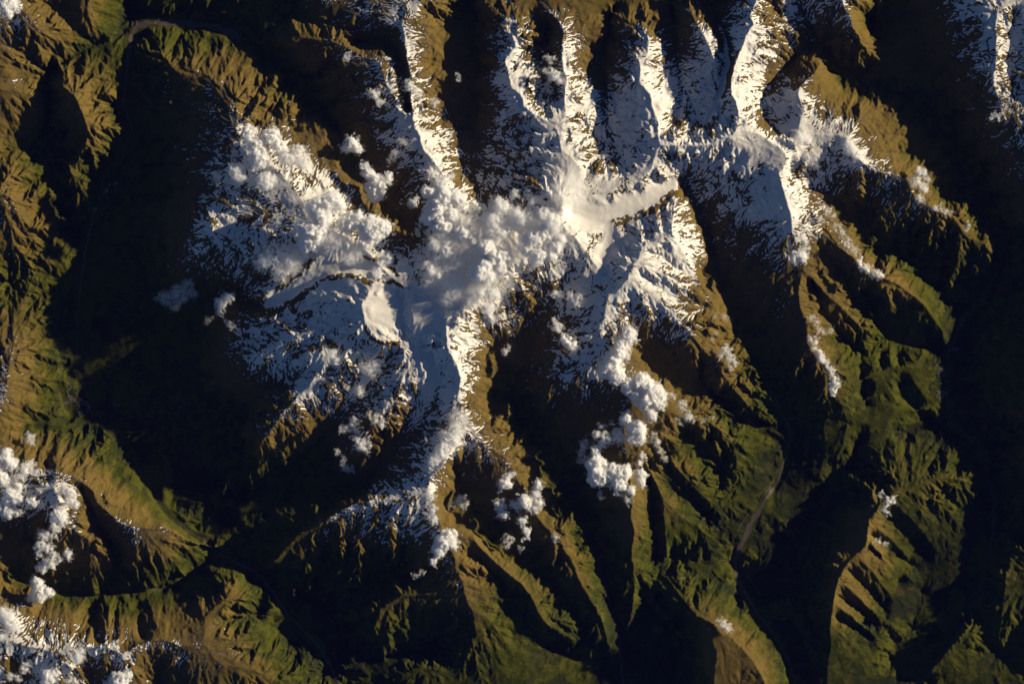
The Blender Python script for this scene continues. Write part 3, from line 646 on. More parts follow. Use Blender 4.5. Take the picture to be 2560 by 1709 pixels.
def cloud(label, blobs, kind='thick', group=None, flat=.85, lift=200, rag=.34):
    n = cloud.count = getattr(cloud, 'count', 0) + 1
    r = np.random.default_rng(900 + n)
    b = np.array(blobs, float)
    cs = 1.25
    pad = b[:, 2].max() * .8 + 12
    xa, xb = (b[:, 0] - b[:, 2]).min() - pad, (b[:, 0] + b[:, 2]).max() + pad
    ya, yb = (b[:, 1] - b[:, 2]).min() - pad, (b[:, 1] + b[:, 2]).max() + pad
    gx_, gy_ = np.meshgrid(np.arange(xa, xb, cs), np.arange(ya, yb, cs))
    # the outline is torn on two scales
    ux = gx_ + 5.5 * fbm(gx_, gy_, 15, 3, 2000 + n) + 2.2 * fbm(gx_, gy_, 5, 2, 2400 + n)
    uy = gy_ + 5.5 * fbm(gx_, gy_, 15, 3, 3000 + n) + 2.2 * fbm(gx_, gy_, 5, 2, 3400 + n)
    E = np.zeros(gx_.shape); R = np.zeros(gx_.shape)
    for x, y, rad in b:
        parts = [(x, y, rad, 1.0)]
        for i in range(int(4 + rad * .22)):
            a_ = r.random() * 6.283; q = (.35 + .55 * r.random()) * rad; rp = rad * (.28 + .3 * r.random())
            parts.append((x + q * math.cos(a_), y + q * math.sin(a_), rp, .5 + .5 * r.random()))
        for cx, cy, rp, top in parts:
            e = np.clip(1 - ((ux - cx) ** 2 + (uy - cy) ** 2) / (1.18 * rp) ** 2, 0, 1)
            t_ = e ** .9 * rp * top
            R = np.maximum(R, t_ + .35 * np.minimum(R, t_)); E = np.maximum(E, e)
    rm = b[:, 2].mean()
    b1 = 1 - 2 * np.abs(fbm(ux, uy, max(9, rm * .75), 3, 4000 + n, .55))
    b2 = 1 - 2 * np.abs(fbm(gx_, gy_, 6, 3, 4300 + n, .6))
    torn = fbm(gx_, gy_, 10, 4, 5000 + n, .62)
    T = R * flat * M * (.56 + .42 * b1 + .13 * b2) - M * (1.1 + rag * 6.5 * torn) * (1.1 - E)
    E2 = np.zeros(gx_.shape)
    for x, y, rad in b:
        E2 = np.maximum(E2, np.clip(1 - ((ux - x) ** 2 + (uy - y) ** 2) / (1.22 * rad + 6) ** 2, 0, 1))
    fringe = fbm(gx_ + 2 * (ux - gx_), gy_ + 2 * (uy - gy_), 8, 4, 5600 + n, .65)
    T = np.where(E > 0, T, 0)
    T = np.maximum(T, M * 5.0 * (np.clip(E2, 0, .75) + 1.35 * fringe - .46) * (E2 > 0))
    ins = T > 0
    keep = ins[:-1, :-1] | ins[1:, :-1] | ins[:-1, 1:] | ins[1:, 1:]
    T = np.clip(T, 0, None)
    g = ground_at(gx_[ins], gy_[ins])
    if group == G_SUMMIT and kind != 'veil': lift = lift + 260
    sh = shade_height(b[:, 0], b[:, 1], 6.0).max() + 40
    base = np.percentile(g, 92) + lift + np.percentile(T[ins], 95) * .22
    base = max(base, min(sh, base + 2200))
    ny_, nx_ = T.shape
    ids = np.arange(ny_ * nx_).reshape(ny_, nx_)
    # pieces that hang together become one cloud each, crumbs are dropped
    lab = np.where(keep, np.arange(keep.size).reshape(keep.shape) + 1, 0)
    while True:
        p = np.pad(lab, 1)
        nw = lab
        for dy in (0, 1, 2):
            for dx in (0, 1, 2):
                nw = np.maximum(nw, p[dy:dy + lab.shape[0], dx:dx + lab.shape[1]])
        nw = np.where(keep, nw, 0)
        if (nw == lab).all(): break
        lab = nw
    comp, cnt = np.unique(lab[lab > 0], return_counts=True)
    rim = (T <= 0).ravel()
    wob = 25 * fbm(gx_, gy_, 20, 2, 6000 + n)
    topv = np.stack([wx(gx_), wy(gy_), base + wob + T], -1).reshape(-1, 3)
    botv = np.stack([wx(gx_), wy(gy_), base + wob - .22 * T], -1).reshape(-1, 3)
    under = np.where(rim, np.arange(ny_ * nx_), np.arange(ny_ * nx_) + ny_ * nx_)
    allv = np.concatenate([topv, botv])
    for cid, k in zip(comp, cnt):
        if k < max(10, .12 * cnt.max()): continue
        quad = np.stack([ids[1:, :-1], ids[1:, 1:], ids[:-1, 1:], ids[:-1, :-1]], -1)[lab == cid]
        allq = np.concatenate([quad, under[quad][:, ::-1]])
        used, inv = np.unique(allq, return_inverse=True)
        v = allv[used]
        c = np.array([v[:, 0].mean(), v[:, 1].mean(), base])
        me = new_mesh('cloud', v - c, inv.reshape(-1, 4))
        me.materials.append(CLOUD_MAT[kind])
        o = bpy.data.objects.new('cloud', me)
        o.location = c
        scene.collection.objects.link(o)
        o['label'] = label; o['category'] = 'cloud'
        if group: o['group'] = group

def along(pts, seed, n, spread, r0, r1):
    """small puffs strung along a line"""
    r = np.random.default_rng(seed)
    p = np.array(pts, float)
    t = np.concatenate([[0], np.cumsum(np.hypot(np.diff(p[:, 0]), np.diff(p[:, 1])))])
    s = np.linspace(0, t[-1], n)
    return [(float(np.interp(q, t, p[:, 0]) + r.normal() * spread), float(np.interp(q, t, p[:, 1]) + r.normal() * spread), float(r0 + (r1 - r0) * r.random())) for q in s]

G_SUMMIT = 'cumulus clouds over the summit snowfields'
G_SOUTH = 'cumulus clouds over the ridges south of the glacier'
G_RANGE = 'clouds over the snowy southern range'
cloud('white twin-headed cumulus over the western snow plateau', [(625,335,20),(640,362,23),(680,343,22),(650,393,26),(700,368,18),(640,418,12)], group=G_SUMMIT)
cloud('thin grey veil on the snow beside the twin-headed cumulus', [(720,395,24),(745,380,18),(760,410,20)], 'wisp', G_SUMMIT)
cloud('round isolated white cloud above the dark valley', [(878,362,20),(894,374,13),(864,370,11)], group=G_SUMMIT)
cloud('tall cross-shaped white cloud below the round cloud', [(912,418,13),(922,436,17),(945,458,23),(970,446,14),(940,488,20),(926,470,14)], group=G_SUMMIT)
cloud('loose grey puff on the dark western slope edge', [(590,428,20),(605,450,14)], 'wisp', G_SUMMIT)
cloud('small torn puff beyond the western snow edge', [(540,440,12),(546,458,8)], 'wisp', G_SUMMIT)
cloud('hazy puff over streaky western snow', [(665,455,22),(685,450,12)], 'wisp', G_SUMMIT)
cloud('large heaped cumulus with shaded folds over western summit snow', [(800,525,30),(832,505,24),(785,585,33),(772,610,22),(758,570,18),(812,552,24),(852,518,17)], group=G_SUMMIT)
cloud('wide cumulus heap touching the rocky gully west of summit', [(930,576,32),(893,556,23),(960,570,21),(917,608,18),(866,560,20),(878,542,13)], group=G_SUMMIT)
cloud('pale veil between the two western cumulus heaps', [(850,590,34),(830,610,30),(880,640,26)], 'veil', G_SUMMIT)
cloud('bluish veil over the shaded western icefield', [(690,640,34),(730,660,30),(660,655,26),(700,685,24)], 'veil', G_SUMMIT)
cloud('tall white cumulus at the foot of the long north ridge', [(1112,498,28),(1092,522,28),(1078,546,24),(1108,562,28),(1130,540,22),(1072,482,16),(1148,500,20)], group=G_SUMMIT)
cloud('tiny round puff beside the tall white cumulus', [(1033,510,11),(1040,500,6)], group=G_SUMMIT)
cloud('small grey wisp over the end of the north ridge', [(1100,455,18),(1085,440,14),(1125,445,12)], 'wisp', G_SUMMIT)
cloud('pair of puffs on the summit veil', [(1160,585,20),(1188,600,18),(1145,575,12)], group=G_SUMMIT)
cloud('broken small puffs west of the summit veil', [(1085,615,16),(1115,630,18),(1120,605,12),(1095,645,10)], 'wisp', G_SUMMIT)
cloud('grey cloud tower column over the summit veil', [(1235,555,26),(1255,520,22),(1250,585,22),(1225,585,18),(1262,550,16)], 'wisp', G_SUMMIT)
cloud('bumpy cloud cluster in the middle of the summit veil', [(1215,625,22),(1240,645,24),(1265,640,16),(1252,670,16)], group=G_SUMMIT)
cloud('brightest round cumulus dome of the summit cluster', [(1202,682,28),(1212,664,20),(1222,692,16)], group=G_SUMMIT)
cloud('smooth grey veil under the summit cumulus cluster', [(1180,560,50),(1230,600,60),(1160,640,55),(1100,600,40),(1280,560,45),(1300,630,50),(1240,690,50),(1130,690,40)], 'veil', G_SUMMIT, flat=.30)
cloud('pale veil lying on the saddle south of the summit', [(1190,740,40),(1130,720,36),(1080,690,30),(1230,760,28)], 'veil', G_SUMMIT, flat=.34)
cloud('broad cumulus on the eastern edge of the summit cluster', [(1335,600,28),(1360,585,22),(1385,610,22),(1345,640,22),(1318,625,18),(1378,640,14)], group=G_SUMMIT)
cloud('loose puffs northeast in the summit cluster', [(1300,555,22),(1330,565,16),(1290,535,14)], 'wisp', G_SUMMIT)
cloud('soft cloud bank rising against the glacier ridge', [(1380,560,24),(1360,540,18),(1400,600,14)], 'wisp', G_SUMMIT)
cloud('scattered small puff on the dim snow north of summit', [(1333,503,13),(1287,486,11),(1320,490,8)], 'wisp', G_SUMMIT)
cloud('thin white cloud sheet at the head of the glacier', [(1430,462,32),(1415,490,30),(1440,500,24),(1395,470,20)], 'veil', G_SUMMIT, flat=.8)
cloud('ragged little cloud below the brightest dome', [(1235,735,15),(1205,735,12),(1222,775,14),(1240,800,8)], 'wisp', G_SUMMIT)
cloud('small bright puffs on the snow above the blue shadow', [(970,645,10),(955,660,12),(945,680,14)], 'wisp', G_SUMMIT)
cloud('grey puffs near the rocky ledge south of summit', [(1080,680,12),(1065,660,8),(1100,690,8)], 'wisp', G_SUMMIT)

cloud('curling white cloud plume at top of the southern chain', [(1572,838,20),(1555,862,20),(1545,885,22),(1528,910,26),(1512,930,18),(1540,935,22)], group=G_SOUTH)
cloud('bright heaped cumulus right of the curling plume', [(1572,962,22),(1605,960,26),(1632,985,28),(1615,1005,22),(1645,1010,16),(1628,1035,14),(1590,990,18)], group=G_SOUTH)
cloud('lumpy white cloud between plume and ring of cloud', [(1592,1072,24),(1565,1045,16),(1600,1095,14),(1580,1095,14)], group=G_SOUTH)
cloud('torn cloud band left of the lumpy cloud', [(1545,1088,18),(1515,1095,16),(1490,1088,12),(1500,1065,8)], 'wisp', G_SOUTH)
cloud('large bright cumulus heap over the dark southern valley', [(1490,1158,24),(1498,1188,28),(1535,1180,22),(1560,1182,22),(1545,1210,18),(1575,1225,12),(1490,1125,14),(1505,1110,10)], group=G_SOUTH)
cloud('crescent puff right of the large bright heap', [(1602,1188,14),(1598,1160,9),(1605,1205,10),(1605,1140,7)], group=G_SOUTH)
cloud('dim torn wisps left of the large bright heap', [(1462,1110,12),(1455,1130,10),(1450,1145,7)], 'wisp', G_SOUTH)
cloud('tattered scrap at the foot of the large bright heap', [(1502,1238,6),(1550,1235,8),(1570,1250,7)], 'wisp', G_SOUTH)
cloud('small speckled puff on the brown spur beside the chain', along([(1640,955),(1670,985),(1700,1005),(1722,1030)],1,8,8,5,12), 'wisp', G_SOUTH)
cloud('faint tiny puff over the brown spur end', along([(1690,1050),(1730,1045),(1780,1050)],2,5,5,3,6), 'wisp', G_SOUTH)
cloud('small torn cloud over the brown middle spur', [(1642,1105,10),(1650,1125,8),(1660,1145,5),(1635,1090,7)], 'wisp', G_SOUTH)
cloud('white tuft above the narrow snow tongue', [(1420,855,15),(1432,862,11),(1408,845,9)], group=G_SOUTH)
cloud('small tuft upslope of the snow tongue', [(1392,815,13),(1385,800,9)], 'wisp', G_SOUTH)
cloud('faint wisp over the dark rocky cirque', [(1385,735,11),(1440,755,9),(1425,740,8),(1445,745,7)], 'wisp', G_SOUTH)
cloud('tiny wisp beside the shaded glacier snout', [(1265,880,8),(1272,866,6)], 'wisp', G_SOUTH)

cloud('blotchy white cloud over the dark southern gorge', [(1262,1205,16),(1272,1190,10),(1255,1215,10)], group=G_SOUTH)
cloud('blue-grey shaded cloud on the brown crest', [(1312,1250,17),(1318,1262,12)], group=G_SOUTH)
cloud('curved cream cloud hugging the brown crest', [(1345,1212,11),(1340,1235,11),(1345,1258,11),(1335,1270,9)], group=G_SOUTH)
cloud('ragged cloud west of the brown crest', [(1252,1265,13),(1258,1285,13),(1245,1255,9)], group=G_SOUTH)
cloud('grey puff beside the blue-grey cloud', [(1285,1262,9),(1293,1270,7)], group=G_SOUTH)
cloud('upright cloud scrap in the dark gorge', [(1305,1300,11),(1315,1325,11),(1315,1345,7)], group=G_SOUTH)
cloud('low cloud scrap at the foot of the dark gorge', [(1270,1345,9),(1265,1360,8),(1300,1370,7)], 'wisp', G_SOUTH)
cloud('tiny scrap on the long green ridge', [(1388,1342,6),(1385,1350,4)], 'wisp', G_SOUTH)

cloud('grey smoky cloud above the fan-shaped snow face', [(1120,1100,24),(1140,1080,20),(1105,1125,20),(1085,1150,16),(1145,1105,14)], 'wisp', G_SOUTH)
cloud('faint veil above the smoky cloud', [(1150,1045,22),(1135,1065,18),(1165,1070,14)], 'veil', G_SOUTH, flat=.8)
cloud('bright cumulus head at the foot of the snow ridge', [(1110,1352,24),(1128,1338,16),(1095,1375,16),(1135,1360,12),(1085,1400,10)], group=G_SOUTH)
cloud('grey puffs in a line above the bright cumulus head', [(1078,1240,11),(1082,1270,12),(1085,1300,12),(1068,1255,8)], 'wisp', G_SOUTH)
cloud('white tuft right of the fan-shaped snow face', [(1150,1252,13),(1130,1262,9),(1160,1265,8)], 'wisp', G_SOUTH)
cloud('pair of tiny scraps on the dark southern slope', [(1060,1430,6),(1036,1438,5),(1050,1436,4)], 'wisp', G_SOUTH)

cloud('grey tuft on the shaded spur below the ice dome', [(905,1112,14),(918,1120,10),(896,1100,8)], 'wisp', 'wisps over the dark southwest spurs')
cloud('torn wisps over the dark hollow of the southwest spurs', [(885,1055,11),(870,1070,9),(890,1072,9),(855,1075,6)], 'wisp', 'wisps over the dark southwest spurs')
cloud('faint smoke-like wisp on the sunlit southwest spur', [(940,1050,10),(955,1060,10),(925,1040,7)], 'wisp', 'wisps over the dark southwest spurs')
cloud('low wisp at the foot of the southwest spurs', [(860,1150,8),(862,1165,9),(875,1172,6),(840,1130,6)], 'wisp', 'wisps over the dark southwest spurs')
cloud('small wisp below the western ice cliffs', [(900,980,9),(895,970,6),(870,965,7)], 'wisp', 'wisps over the dark southwest spurs')
cloud('soft puff beside the bright snow notch', [(832,885,12),(840,900,9)], 'wisp', 'wisps over the dark southwest spurs')
cloud('thin mist in front of the western ice cliffs', [(920,920,16),(940,915,12),(935,940,10)], 'veil', 'wisps over the dark southwest spurs', flat=1.0)

cloud('compact white cloud on the dark western spur', [(552,760,15),(565,745,14),(580,740,9),(548,778,9)], group='clouds over the dark western flank')
cloud('large ragged brown-lit wisp over the dark western flank', [(450,735,26),(470,715,16),(415,745,18),(440,760,16),(480,735,14),(395,748,8)], 'veil', 'clouds over the dark western flank', flat=.9, rag=.7)
cloud('tiny wisp downhill of the compact white cloud', [(575,812,8),(582,820,6),(565,805,5)], 'wisp', 'clouds over the dark western flank')
cloud('faint wisp below the compact white cloud', [(520,800,7),(530,795,6)], 'veil', 'clouds over the dark western flank', flat=1)

cloud('big broken cloud at the western edge of the southern range', [(15,1145,22),(30,1160,18),(5,1195,20),(-10,1170,22)], group=G_RANGE)
cloud('lumpy cloud lower down the snowy western face', [(30,1235,20),(42,1250,14),(20,1248,14),(48,1215,12)], group=G_RANGE)
cloud('white cloud spread on the base of the western face', [(20,1278,18),(42,1280,12),(0,1270,14)], group=G_RANGE)
cloud('small puff on the snowy western face', [(80,1252,12),(90,1258,8)], group=G_RANGE)
cloud('grey puffs along the crest above the western face', [(65,1172,14),(78,1160,12),(52,1185,10),(95,1180,8)], 'wisp', G_RANGE)
cloud('upper puff on the narrow sunlit snow rib', [(172,1228,13),(185,1232,10),(160,1225,9)], group=G_RANGE)
cloud('lower puff on the narrow sunlit snow rib', [(170,1255,12),(188,1258,10),(180,1250,9)], group=G_RANGE)
cloud('rounded cloud at the shaded side of the snow rib', [(148,1288,18),(158,1300,12),(138,1298,10)], group=G_RANGE)
cloud('ring-shaped broken cloud in the dark side valley', [(110,1335,15),(140,1318,14),(135,1340,10),(105,1365,15),(125,1370,12),(135,1390,12),(100,1380,10),(148,1400,8)], 'wisp', G_RANGE)
cloud('flat white cloud under the broken ring', [(110,1415,15),(128,1412,10),(98,1418,9)], group=G_RANGE)
cloud('tiny bright puff right of the broken ring', [(172,1388,9),(165,1380,6)], group=G_RANGE)
cloud('star-shaped cloud where the brown slope meets the valley', [(100,1482,22),(92,1455,14),(122,1480,13),(80,1490,12)], group=G_RANGE)
cloud('veil spilling over the snow cap of the lower range', [(25,1545,22),(10,1530,18),(40,1565,18),(5,1590,14)], 'wisp', G_RANGE)
cloud('thin puff on the shaded snow below the lower crest', [(200,1640,14),(205,1625,10)], 'wisp', G_RANGE)
cloud('small bright puff sitting on the lower crest', [(290,1610,9),(296,1616,6)], group=G_RANGE)
cloud('soft puffs on the fluted shaded snow', [(30,1690,12),(60,1672,12),(50,1695,9),(68,1660,7)], 'wisp', G_RANGE)
cloud('white cloud on the snow spur of the lower range', [(125,1688,17),(140,1680,10),(118,1704,12)], group=G_RANGE)
cloud('grey puff between the two lowest white clouds', [(175,1700,12),(190,1705,10),(85,1705,8)], 'wisp', G_RANGE)
cloud('big white cloud at the foot of the lower crest', [(300,1700,24),(318,1685,12),(285,1712,16),(265,1708,8)], group=G_RANGE)
cloud('little puff on the brown slope near the town', [(76,1092,10),(80,1105,7),(68,1100,6)], 'wisp', G_RANGE)
cloud('corner cloud on the snow-streaked northwest crest', [(15,15,24),(35,8,16),(25,35,14),(45,22,10),(-5,30,18)], group=None)

G_E = 'clouds along the eastern ridges'
cloud('soft cloud on the fan of brown ribs', [(2005,350,16),(2018,356,11),(1995,342,10)], 'wisp', G_E)
cloud('thin cloud on the snow saddle below the rib fan', [(2030,402,14),(2015,392,12),(2040,412,7)], 'veil', G_E, flat=1)
cloud('white cloud cap on the eastern snow summit', [(2125,372,18),(2138,388,14),(2118,358,10)], 'wisp', G_E)
cloud('dappled cloud on the brown eastern shoulder', [(2300,432,15),(2285,455,15),(2305,470,14),(2318,450,9),(2298,495,10)], 'wisp', G_E)
cloud('small clouds trailing down the eastern crest', [(2338,520,9),(2362,528,10),(2350,515,6),(2375,535,6)], 'wisp', G_E)
cloud('tiny white speck of cloud on the green eastern crest', [(2418,563,6),(2416,572,4)], 'wisp', G_E)
cloud('white cloud on the shaded notch of the snow crest', [(2000,638,17),(1985,645,12),(2008,625,10)], group=G_E)
cloud('small puff above the shaded notch', [(2005,598,10),(2012,605,7)], 'wisp', G_E)
cloud('patchy cloud on the snow-to-brown slope', [(2050,548,9),(2068,530,9),(2080,540,6),(2060,520,5)], 'wisp', G_E)
cloud('upper beads of the cloud string on the long crest', along([(2095,572),(2108,590),(2120,615),(2140,632)],5,8,3,6,10), 'wisp', G_E)
cloud('lower white streak of the cloud string on the long crest', along([(2145,650),(2160,668),(2178,680),(2198,690)],6,8,2.5,7,11), group=G_E)
cloud('upper specks on the green and brown spur', along([(2030,795),(2050,810),(2040,840),(2075,830)],7,6,4,4,7), 'wisp', G_E)
cloud('white line of cloud along the steep spur edge', along([(2030,850),(2042,878),(2060,905),(2078,932),(2084,960),(2086,980)],8,15,2,6,10), group=G_E)
cloud('dappled puffs on the brown ridge above the river junction', [(1815,875,12),(1825,895,12),(1802,885,8),(1838,905,8),(1822,915,7)], 'wisp', G_E)
cloud('faint puff on the upper brown ridge', [(1812,795,9),(1788,790,7),(1780,850,7),(1790,835,6)], 'veil', G_E, flat=1)
cloud('small white tuft on the southeastern peak', [(2222,1254,9),(2235,1248,7),(2215,1262,6)], group=G_E)
cloud('tiny tuft above the southeastern peak', [(2203,1240,6),(2208,1232,4)], 'wisp', G_E)
cloud('tuft below the southeastern summit', [(2217,1280,8),(2208,1272,5)], 'wisp', G_E)
cloud('flat tuft on the rocky shoulder of the southeastern peak', [(2198,1354,7),(2210,1357,6),(2188,1352,4)], 'wisp', G_E)
cloud('white tuft on the southern green hill', [(1810,1560,11),(1818,1572,8),(1803,1550,6)], 'wisp', G_E)
G_N = 'wisps in the northern valleys'
cloud('soft puff beside the small snow ridge', [(938,240,13),(950,258,10),(930,235,8)], 'wisp', G_N)
cloud('thin puff in the notch between two snow ridges', [(1022,216,12),(1038,232,11),(1050,240,8)], 'wisp', G_N)
cloud('faint puff on the brown flank of the long north ridge', [(1085,255,10),(1090,265,7)], 'wisp', G_N)
cloud('faint puff on the dim snow west of the long ridge', [(1005,355,12),(985,385,10),(1015,360,8),(975,400,8)], 'veil', G_N, flat=1)
cloud('torn cloud deep in the narrow north valley', [(1385,190,14),(1372,182,10),(1400,205,10),(1360,178,7)], 'wisp', G_N)
cloud('small bright scrap above the torn valley cloud', [(1375,152,8),(1385,150,6),(1366,148,5)], 'wisp', G_N)
cloud('tiny cream scrap alone in the dark north valley', [(1142,192,4),(1144,198,3)], 'wisp', G_N)
cloud('tiny scrap over the dark slope northwest', [(868,144,5),(872,148,4)], 'wisp', G_N)
cloud('small dim scrap on the far eastern range', [(2490,292,8),(2500,288,6),(2478,296,5)], 'wisp', G_N)

# ------------------------------------------------------------------ rivers and villages
def smooth_hgt(px, py):
    fx = np.clip((np.asarray(px) - X0) / STEP, 0, NX - 1.001); fy = np.clip((np.asarray(py) - Y0) / STEP, 0, NY - 1.001)
    ix = fx.astype(int); iy = fy.astype(int); fx = fx - ix; fy = fy - iy
    return (hgt[iy, ix] * (1 - fx) * (1 - fy) + hgt[iy, ix + 1] * fx * (1 - fy) + hgt[iy + 1, ix] * (1 - fx) * fy + hgt[iy + 1, ix + 1] * fx * fy)

def bed_material(name, ca, cb, sc):
    m = bpy.data.materials.new(name); m.use_nodes = True
    t = m.node_tree; bs = t.nodes['Principled BSDF']
    pos = nd(t, 'ShaderNodeNewGeometry').outputs['Position']
    t.links.new(mixc(t, noise_node(t, pos, sc, 5, .65), ca, cb), bs.inputs['Base Color'])
    bs.inputs['Roughness'].default_value = .85
    return m
GRAVEL = bed_material('river_gravel', (.045, .036, .024), (.120, .094, .066), 1 / 160)
STREAM = bed_material('stream_bed', (.022, .020, .018), (.060, .054, .048), 1 / 120)
ROAD = bed_material('road_dust', (.09, .075, .05), (.16, .135, .10), 1 / 90)

def ribbon(name, pts, width, mat, label, seed, wob=2.5, lift=5.0):
    """a strip laid over the ground; width in photo pixels along the line"""
    p = np.array(pts, float)
    x, y = sample([(q[0], q[1]) for q in pts], wob, seed)
    n = max(8, len(x) // 2)
    k = np.linspace(0, len(x) - 1, n).astype(int)
    ker = np.ones(7) / 7
    x = np.convolve(np.pad(x[k], 3, mode='edge'), ker, 'valid'); y = np.convolve(np.pad(y[k], 3, mode='edge'), ker, 'valid')
    w = np.interp(np.linspace(0, 1, n), np.linspace(0, 1, len(width)), width) * (1 + .45 * noise2(np.arange(n) / 6.0, np.zeros(n) + seed, 9))
    dx, dy = np.gradient(x), np.gradient(y); L = np.hypot(dx, dy) + 1e-6
    m_ = 5
    off = np.linspace(-.5, .5, m_)[None] * w[:, None]
    vx = x[:, None] - (dy / L)[:, None] * off; vy = y[:, None] + (dx / L)[:, None] * off
    z = smooth_hgt(vx, vy)
    z = z + lift
    v = np.stack([wx(vx), wy(vy), z], -1).reshape(-1, 3)
    i_ = np.arange(n * m_).reshape(n, m_)
    q = np.stack([i_[:-1, :-1], i_[1:, :-1], i_[1:, 1:], i_[:-1, 1:]], -1).reshape(-1, 4)
    me_ = new_mesh(name, v, q); me_.materials.append(mat)
    o = bpy.data.objects.new(name, me_); scene.collection.objects.link(o)
    o['kind'] = 'structure'; o['label'] = label
    return o
ribbon('river', [(600,95),(540,66),(470,58),(400,54),(345,60),(326,90),(318,150),(306,255),(328,325),(302,398),(255,450),(240,515),(215,600),(200,700),(190,820),(186,915),(225,1000),(255,1062),(310,1112),(345,1172),(420,1290),(540,1380),(650,1440),(720,1540),(800,1620),(855,1730)], [17,15,13,9,4,2,2,4,5,3,2,2,2,2,2,5,5,5,6,6,6], GRAVEL, 'grey braided river bed along the western valley', 11)
ribbon('river', [(2490,690),(2460,741),(2428,783),(2402,818),(2383,859),(2371,885),(2375,928),(2371,960),(2368,1004),(2383,1065),(2409,1081),(2450,1106),(2490,1250),(2480,1400),(2440,1500),(2380,1600),(2300,1720)], [2,3,3,3,3,3,3,3,3,3,3,3], STREAM, 'narrow river in the dark eastern valley', 12)
ribbon('river', [(1905,930),(1960,1040),(1980,1082),(1968,1130),(1956,1183),(1933,1224),(1892,1288),(1866,1340),(1838,1400),(1842,1440),(1856,1470),(1900,1540),(1960,1620),(2000,1730)], [1.5,2,3,4,7,11,12,10,7,5,3,3,3], GRAVEL, 'wide pale river bed between the green southern hills', 13)
ribbon('river', [(1262,960),(1290,1030),(1350,1100),(1390,1170),(1440,1270),(1490,1370),(1510,1440),(1530,1520),(1550,1600),(1560,1720)], [1.5,2,2,2,2,3,4,4], STREAM, 'thin river in the dark southern gorge', 14)
ribbon('river', [(180,1488),(236,1490),(319,1480),(400,1472),(437,1464),(472,1432),(510,1416),(560,1396)], [1.5,1.8,2,2,2.2], STREAM, 'thin stream along the foot of the brown southern range', 15)
ribbon('river', [(480,1010),(370,1000),(305,1022),(256,1052)], [1.5,2,2.5], STREAM, 'faint stream joining the western river near the town', 16)
ribbon('road', [(1838,1398),(1800,1402),(1775,1425),(1755,1440),(1720,1445),(1690,1447)], [1.3,1.3], ROAD, 'thin pale road running from the wide river bed', 17, .8, 7.0)
ribbon('road', [(1838,1398),(1856,1404),(1868,1430),(1885,1462),(1905,1490)], [1.2,1.0], ROAD, 'thin pale road crossing the plain below the river bend', 18, .6, 7.0)
ribbon('road', [(1930,1214),(1905,1245),(1880,1275),(1855,1310),(1838,1345),(1832,1372)], [1.0,1.0], ROAD, 'straight pale road beside the wide river bed', 19, .5, 7.0)

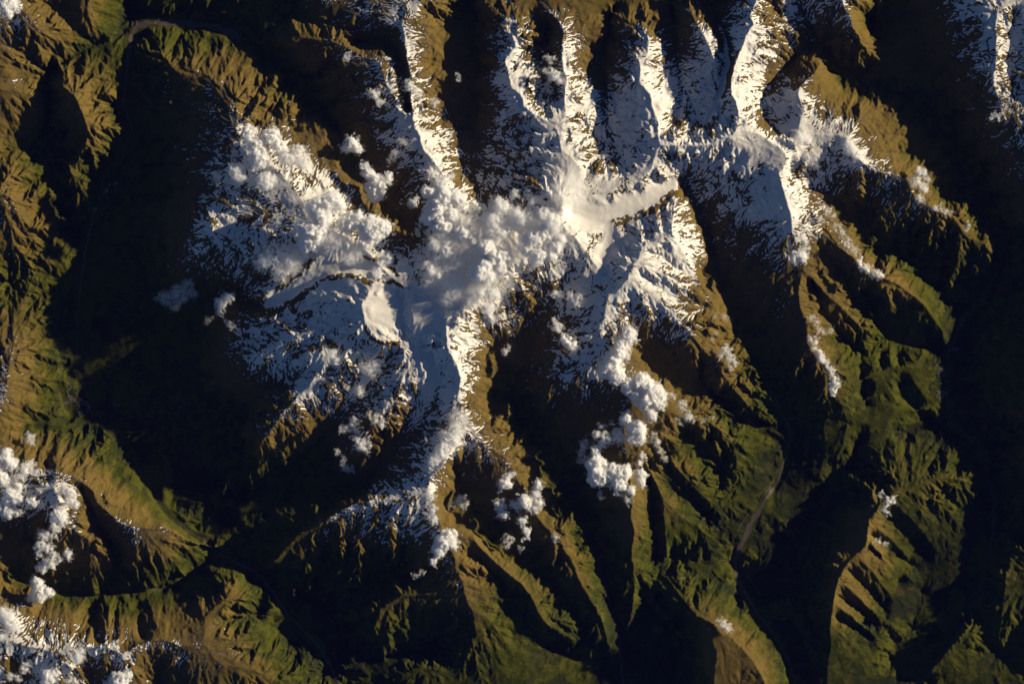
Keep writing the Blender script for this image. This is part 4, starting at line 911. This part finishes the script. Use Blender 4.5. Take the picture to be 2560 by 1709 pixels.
HOUSE = [bed_material('house_roof_red', (.16, .085, .06), (.30, .19, .15), 1 / 40), bed_material('house_roof_grey', (.20, .18, .17), (.42, .38, .36), 1 / 40)]
def village(label, areas, seed):
    """hundreds of tiny gabled houses: far too small to be told apart from orbit"""
    r = np.random.default_rng(seed)
    V, F, MI = [], [], []
    for x, y, rx, ry, n in areas:
        for _ in range(n):
            a = r.random() * 6.283; q = math.sqrt(r.random())
            px, py = x + rx * q * math.cos(a), y + ry * q * math.sin(a)
            if fbm(np.array([px]), np.array([py]), 9, 2, 12)[0] < -.12: continue
            hz = float(smooth_hgt(px, py)) - 3
            l, w, h = 9 + 9 * r.random(), 6 + 5 * r.random(), 7 + 5 * r.random()
            t = r.random() * 3.1416; c, s_ = math.cos(t), math.sin(t)
            cx, cy = wx(px), wy(py)
            b0 = len(V)
            for (ax, ay, az) in ((-l,-w,0),(l,-w,0),(l,w,0),(-l,w,0),(-l,-w,h),(l,-w,h),(l,w,h),(-l,w,h),(-l,0,h*1.6),(l,0,h*1.6)):
                V.append((cx + ax * c - ay * s_, cy + ax * s_ + ay * c, hz + az))
            k = int(r.random() < .6)
            for f in ((0,1,5,4),(2,3,7,6),(4,5,9,8),(6,7,8,9),(1,2,6,5),(3,0,4,7),(5,6,9,9),(7,4,8,8)):
                F.append([b0 + i for i in (f if f[2] != f[3] else f[:3])]); MI.append(k)
    me_ = bpy.data.meshes.new('village'); me_.from_pydata(V, [], F)
    for m_ in HOUSE: me_.materials.append(m_)
    me_.polygons.foreach_set('material_index', MI)
    o = bpy.data.objects.new('village_houses', me_); scene.collection.objects.link(o)
    o['kind'] = 'stuff'; o['label'] = label; o['category'] = 'houses'
village('reddish grey speckled town on the green western valley floor', [(185,985,22,22,330),(205,1020,20,22,330),(170,1000,14,14,120),(290,1010,12,6,60)], 41)
village('speckled village at the bend of the northwestern river', [(280,460,14,7,120),(262,478,6,12,70),(236,522,6,5,40),(333,55,9,9,70),(384,55,5,4,30)], 42)
village('speckled settlement strung along the dark eastern river', [(2358,935,10,26,200),(2352,985,22,10,180),(2385,870,14,10,80),(2410,810,8,14,60)], 43)

# ------------------------------------------------------------------ thin blue air between the ground and the orbit
def haze():
    zb = float(hgt.min()) - 1.0
    e = 60000.0
    x0_, x1_, y0_, y1_, z0_, z1_ = -e, e, -e, e, zb, ALT + 1500.0
    v = [(x0_,y0_,z0_),(x1_,y0_,z0_),(x1_,y1_,z0_),(x0_,y1_,z0_),(x0_,y0_,z1_),(x1_,y0_,z1_),(x1_,y1_,z1_),(x0_,y1_,z1_)]
    f = [(0,3,2,1),(4,5,6,7),(0,1,5,4),(1,2,6,5),(2,3,7,6),(3,0,4,7)]
    me_ = bpy.data.meshes.new('haze'); me_.from_pydata(v, [], f)
    m = bpy.data.materials.new('thin_air'); m.use_nodes = True
    t = m.node_tree
    t.nodes.remove(t.nodes['Principled BSDF'])
    vp = nd(t, 'ShaderNodeVolumePrincipled')
    vp.inputs['Color'].default_value = (.13, .14, .85, 1)
    vp.inputs['Density'].default_value = 4.2e-8
    t.links.new(vp.outputs['Volume'], t.nodes['Material Output'].inputs['Volume'])
    me_.materials.append(m)
    o = bpy.data.objects.new('haze', me_); scene.collection.objects.link(o)
    o['kind'] = 'stuff'; o['label'] = 'thin blue air over the mountains'
haze()
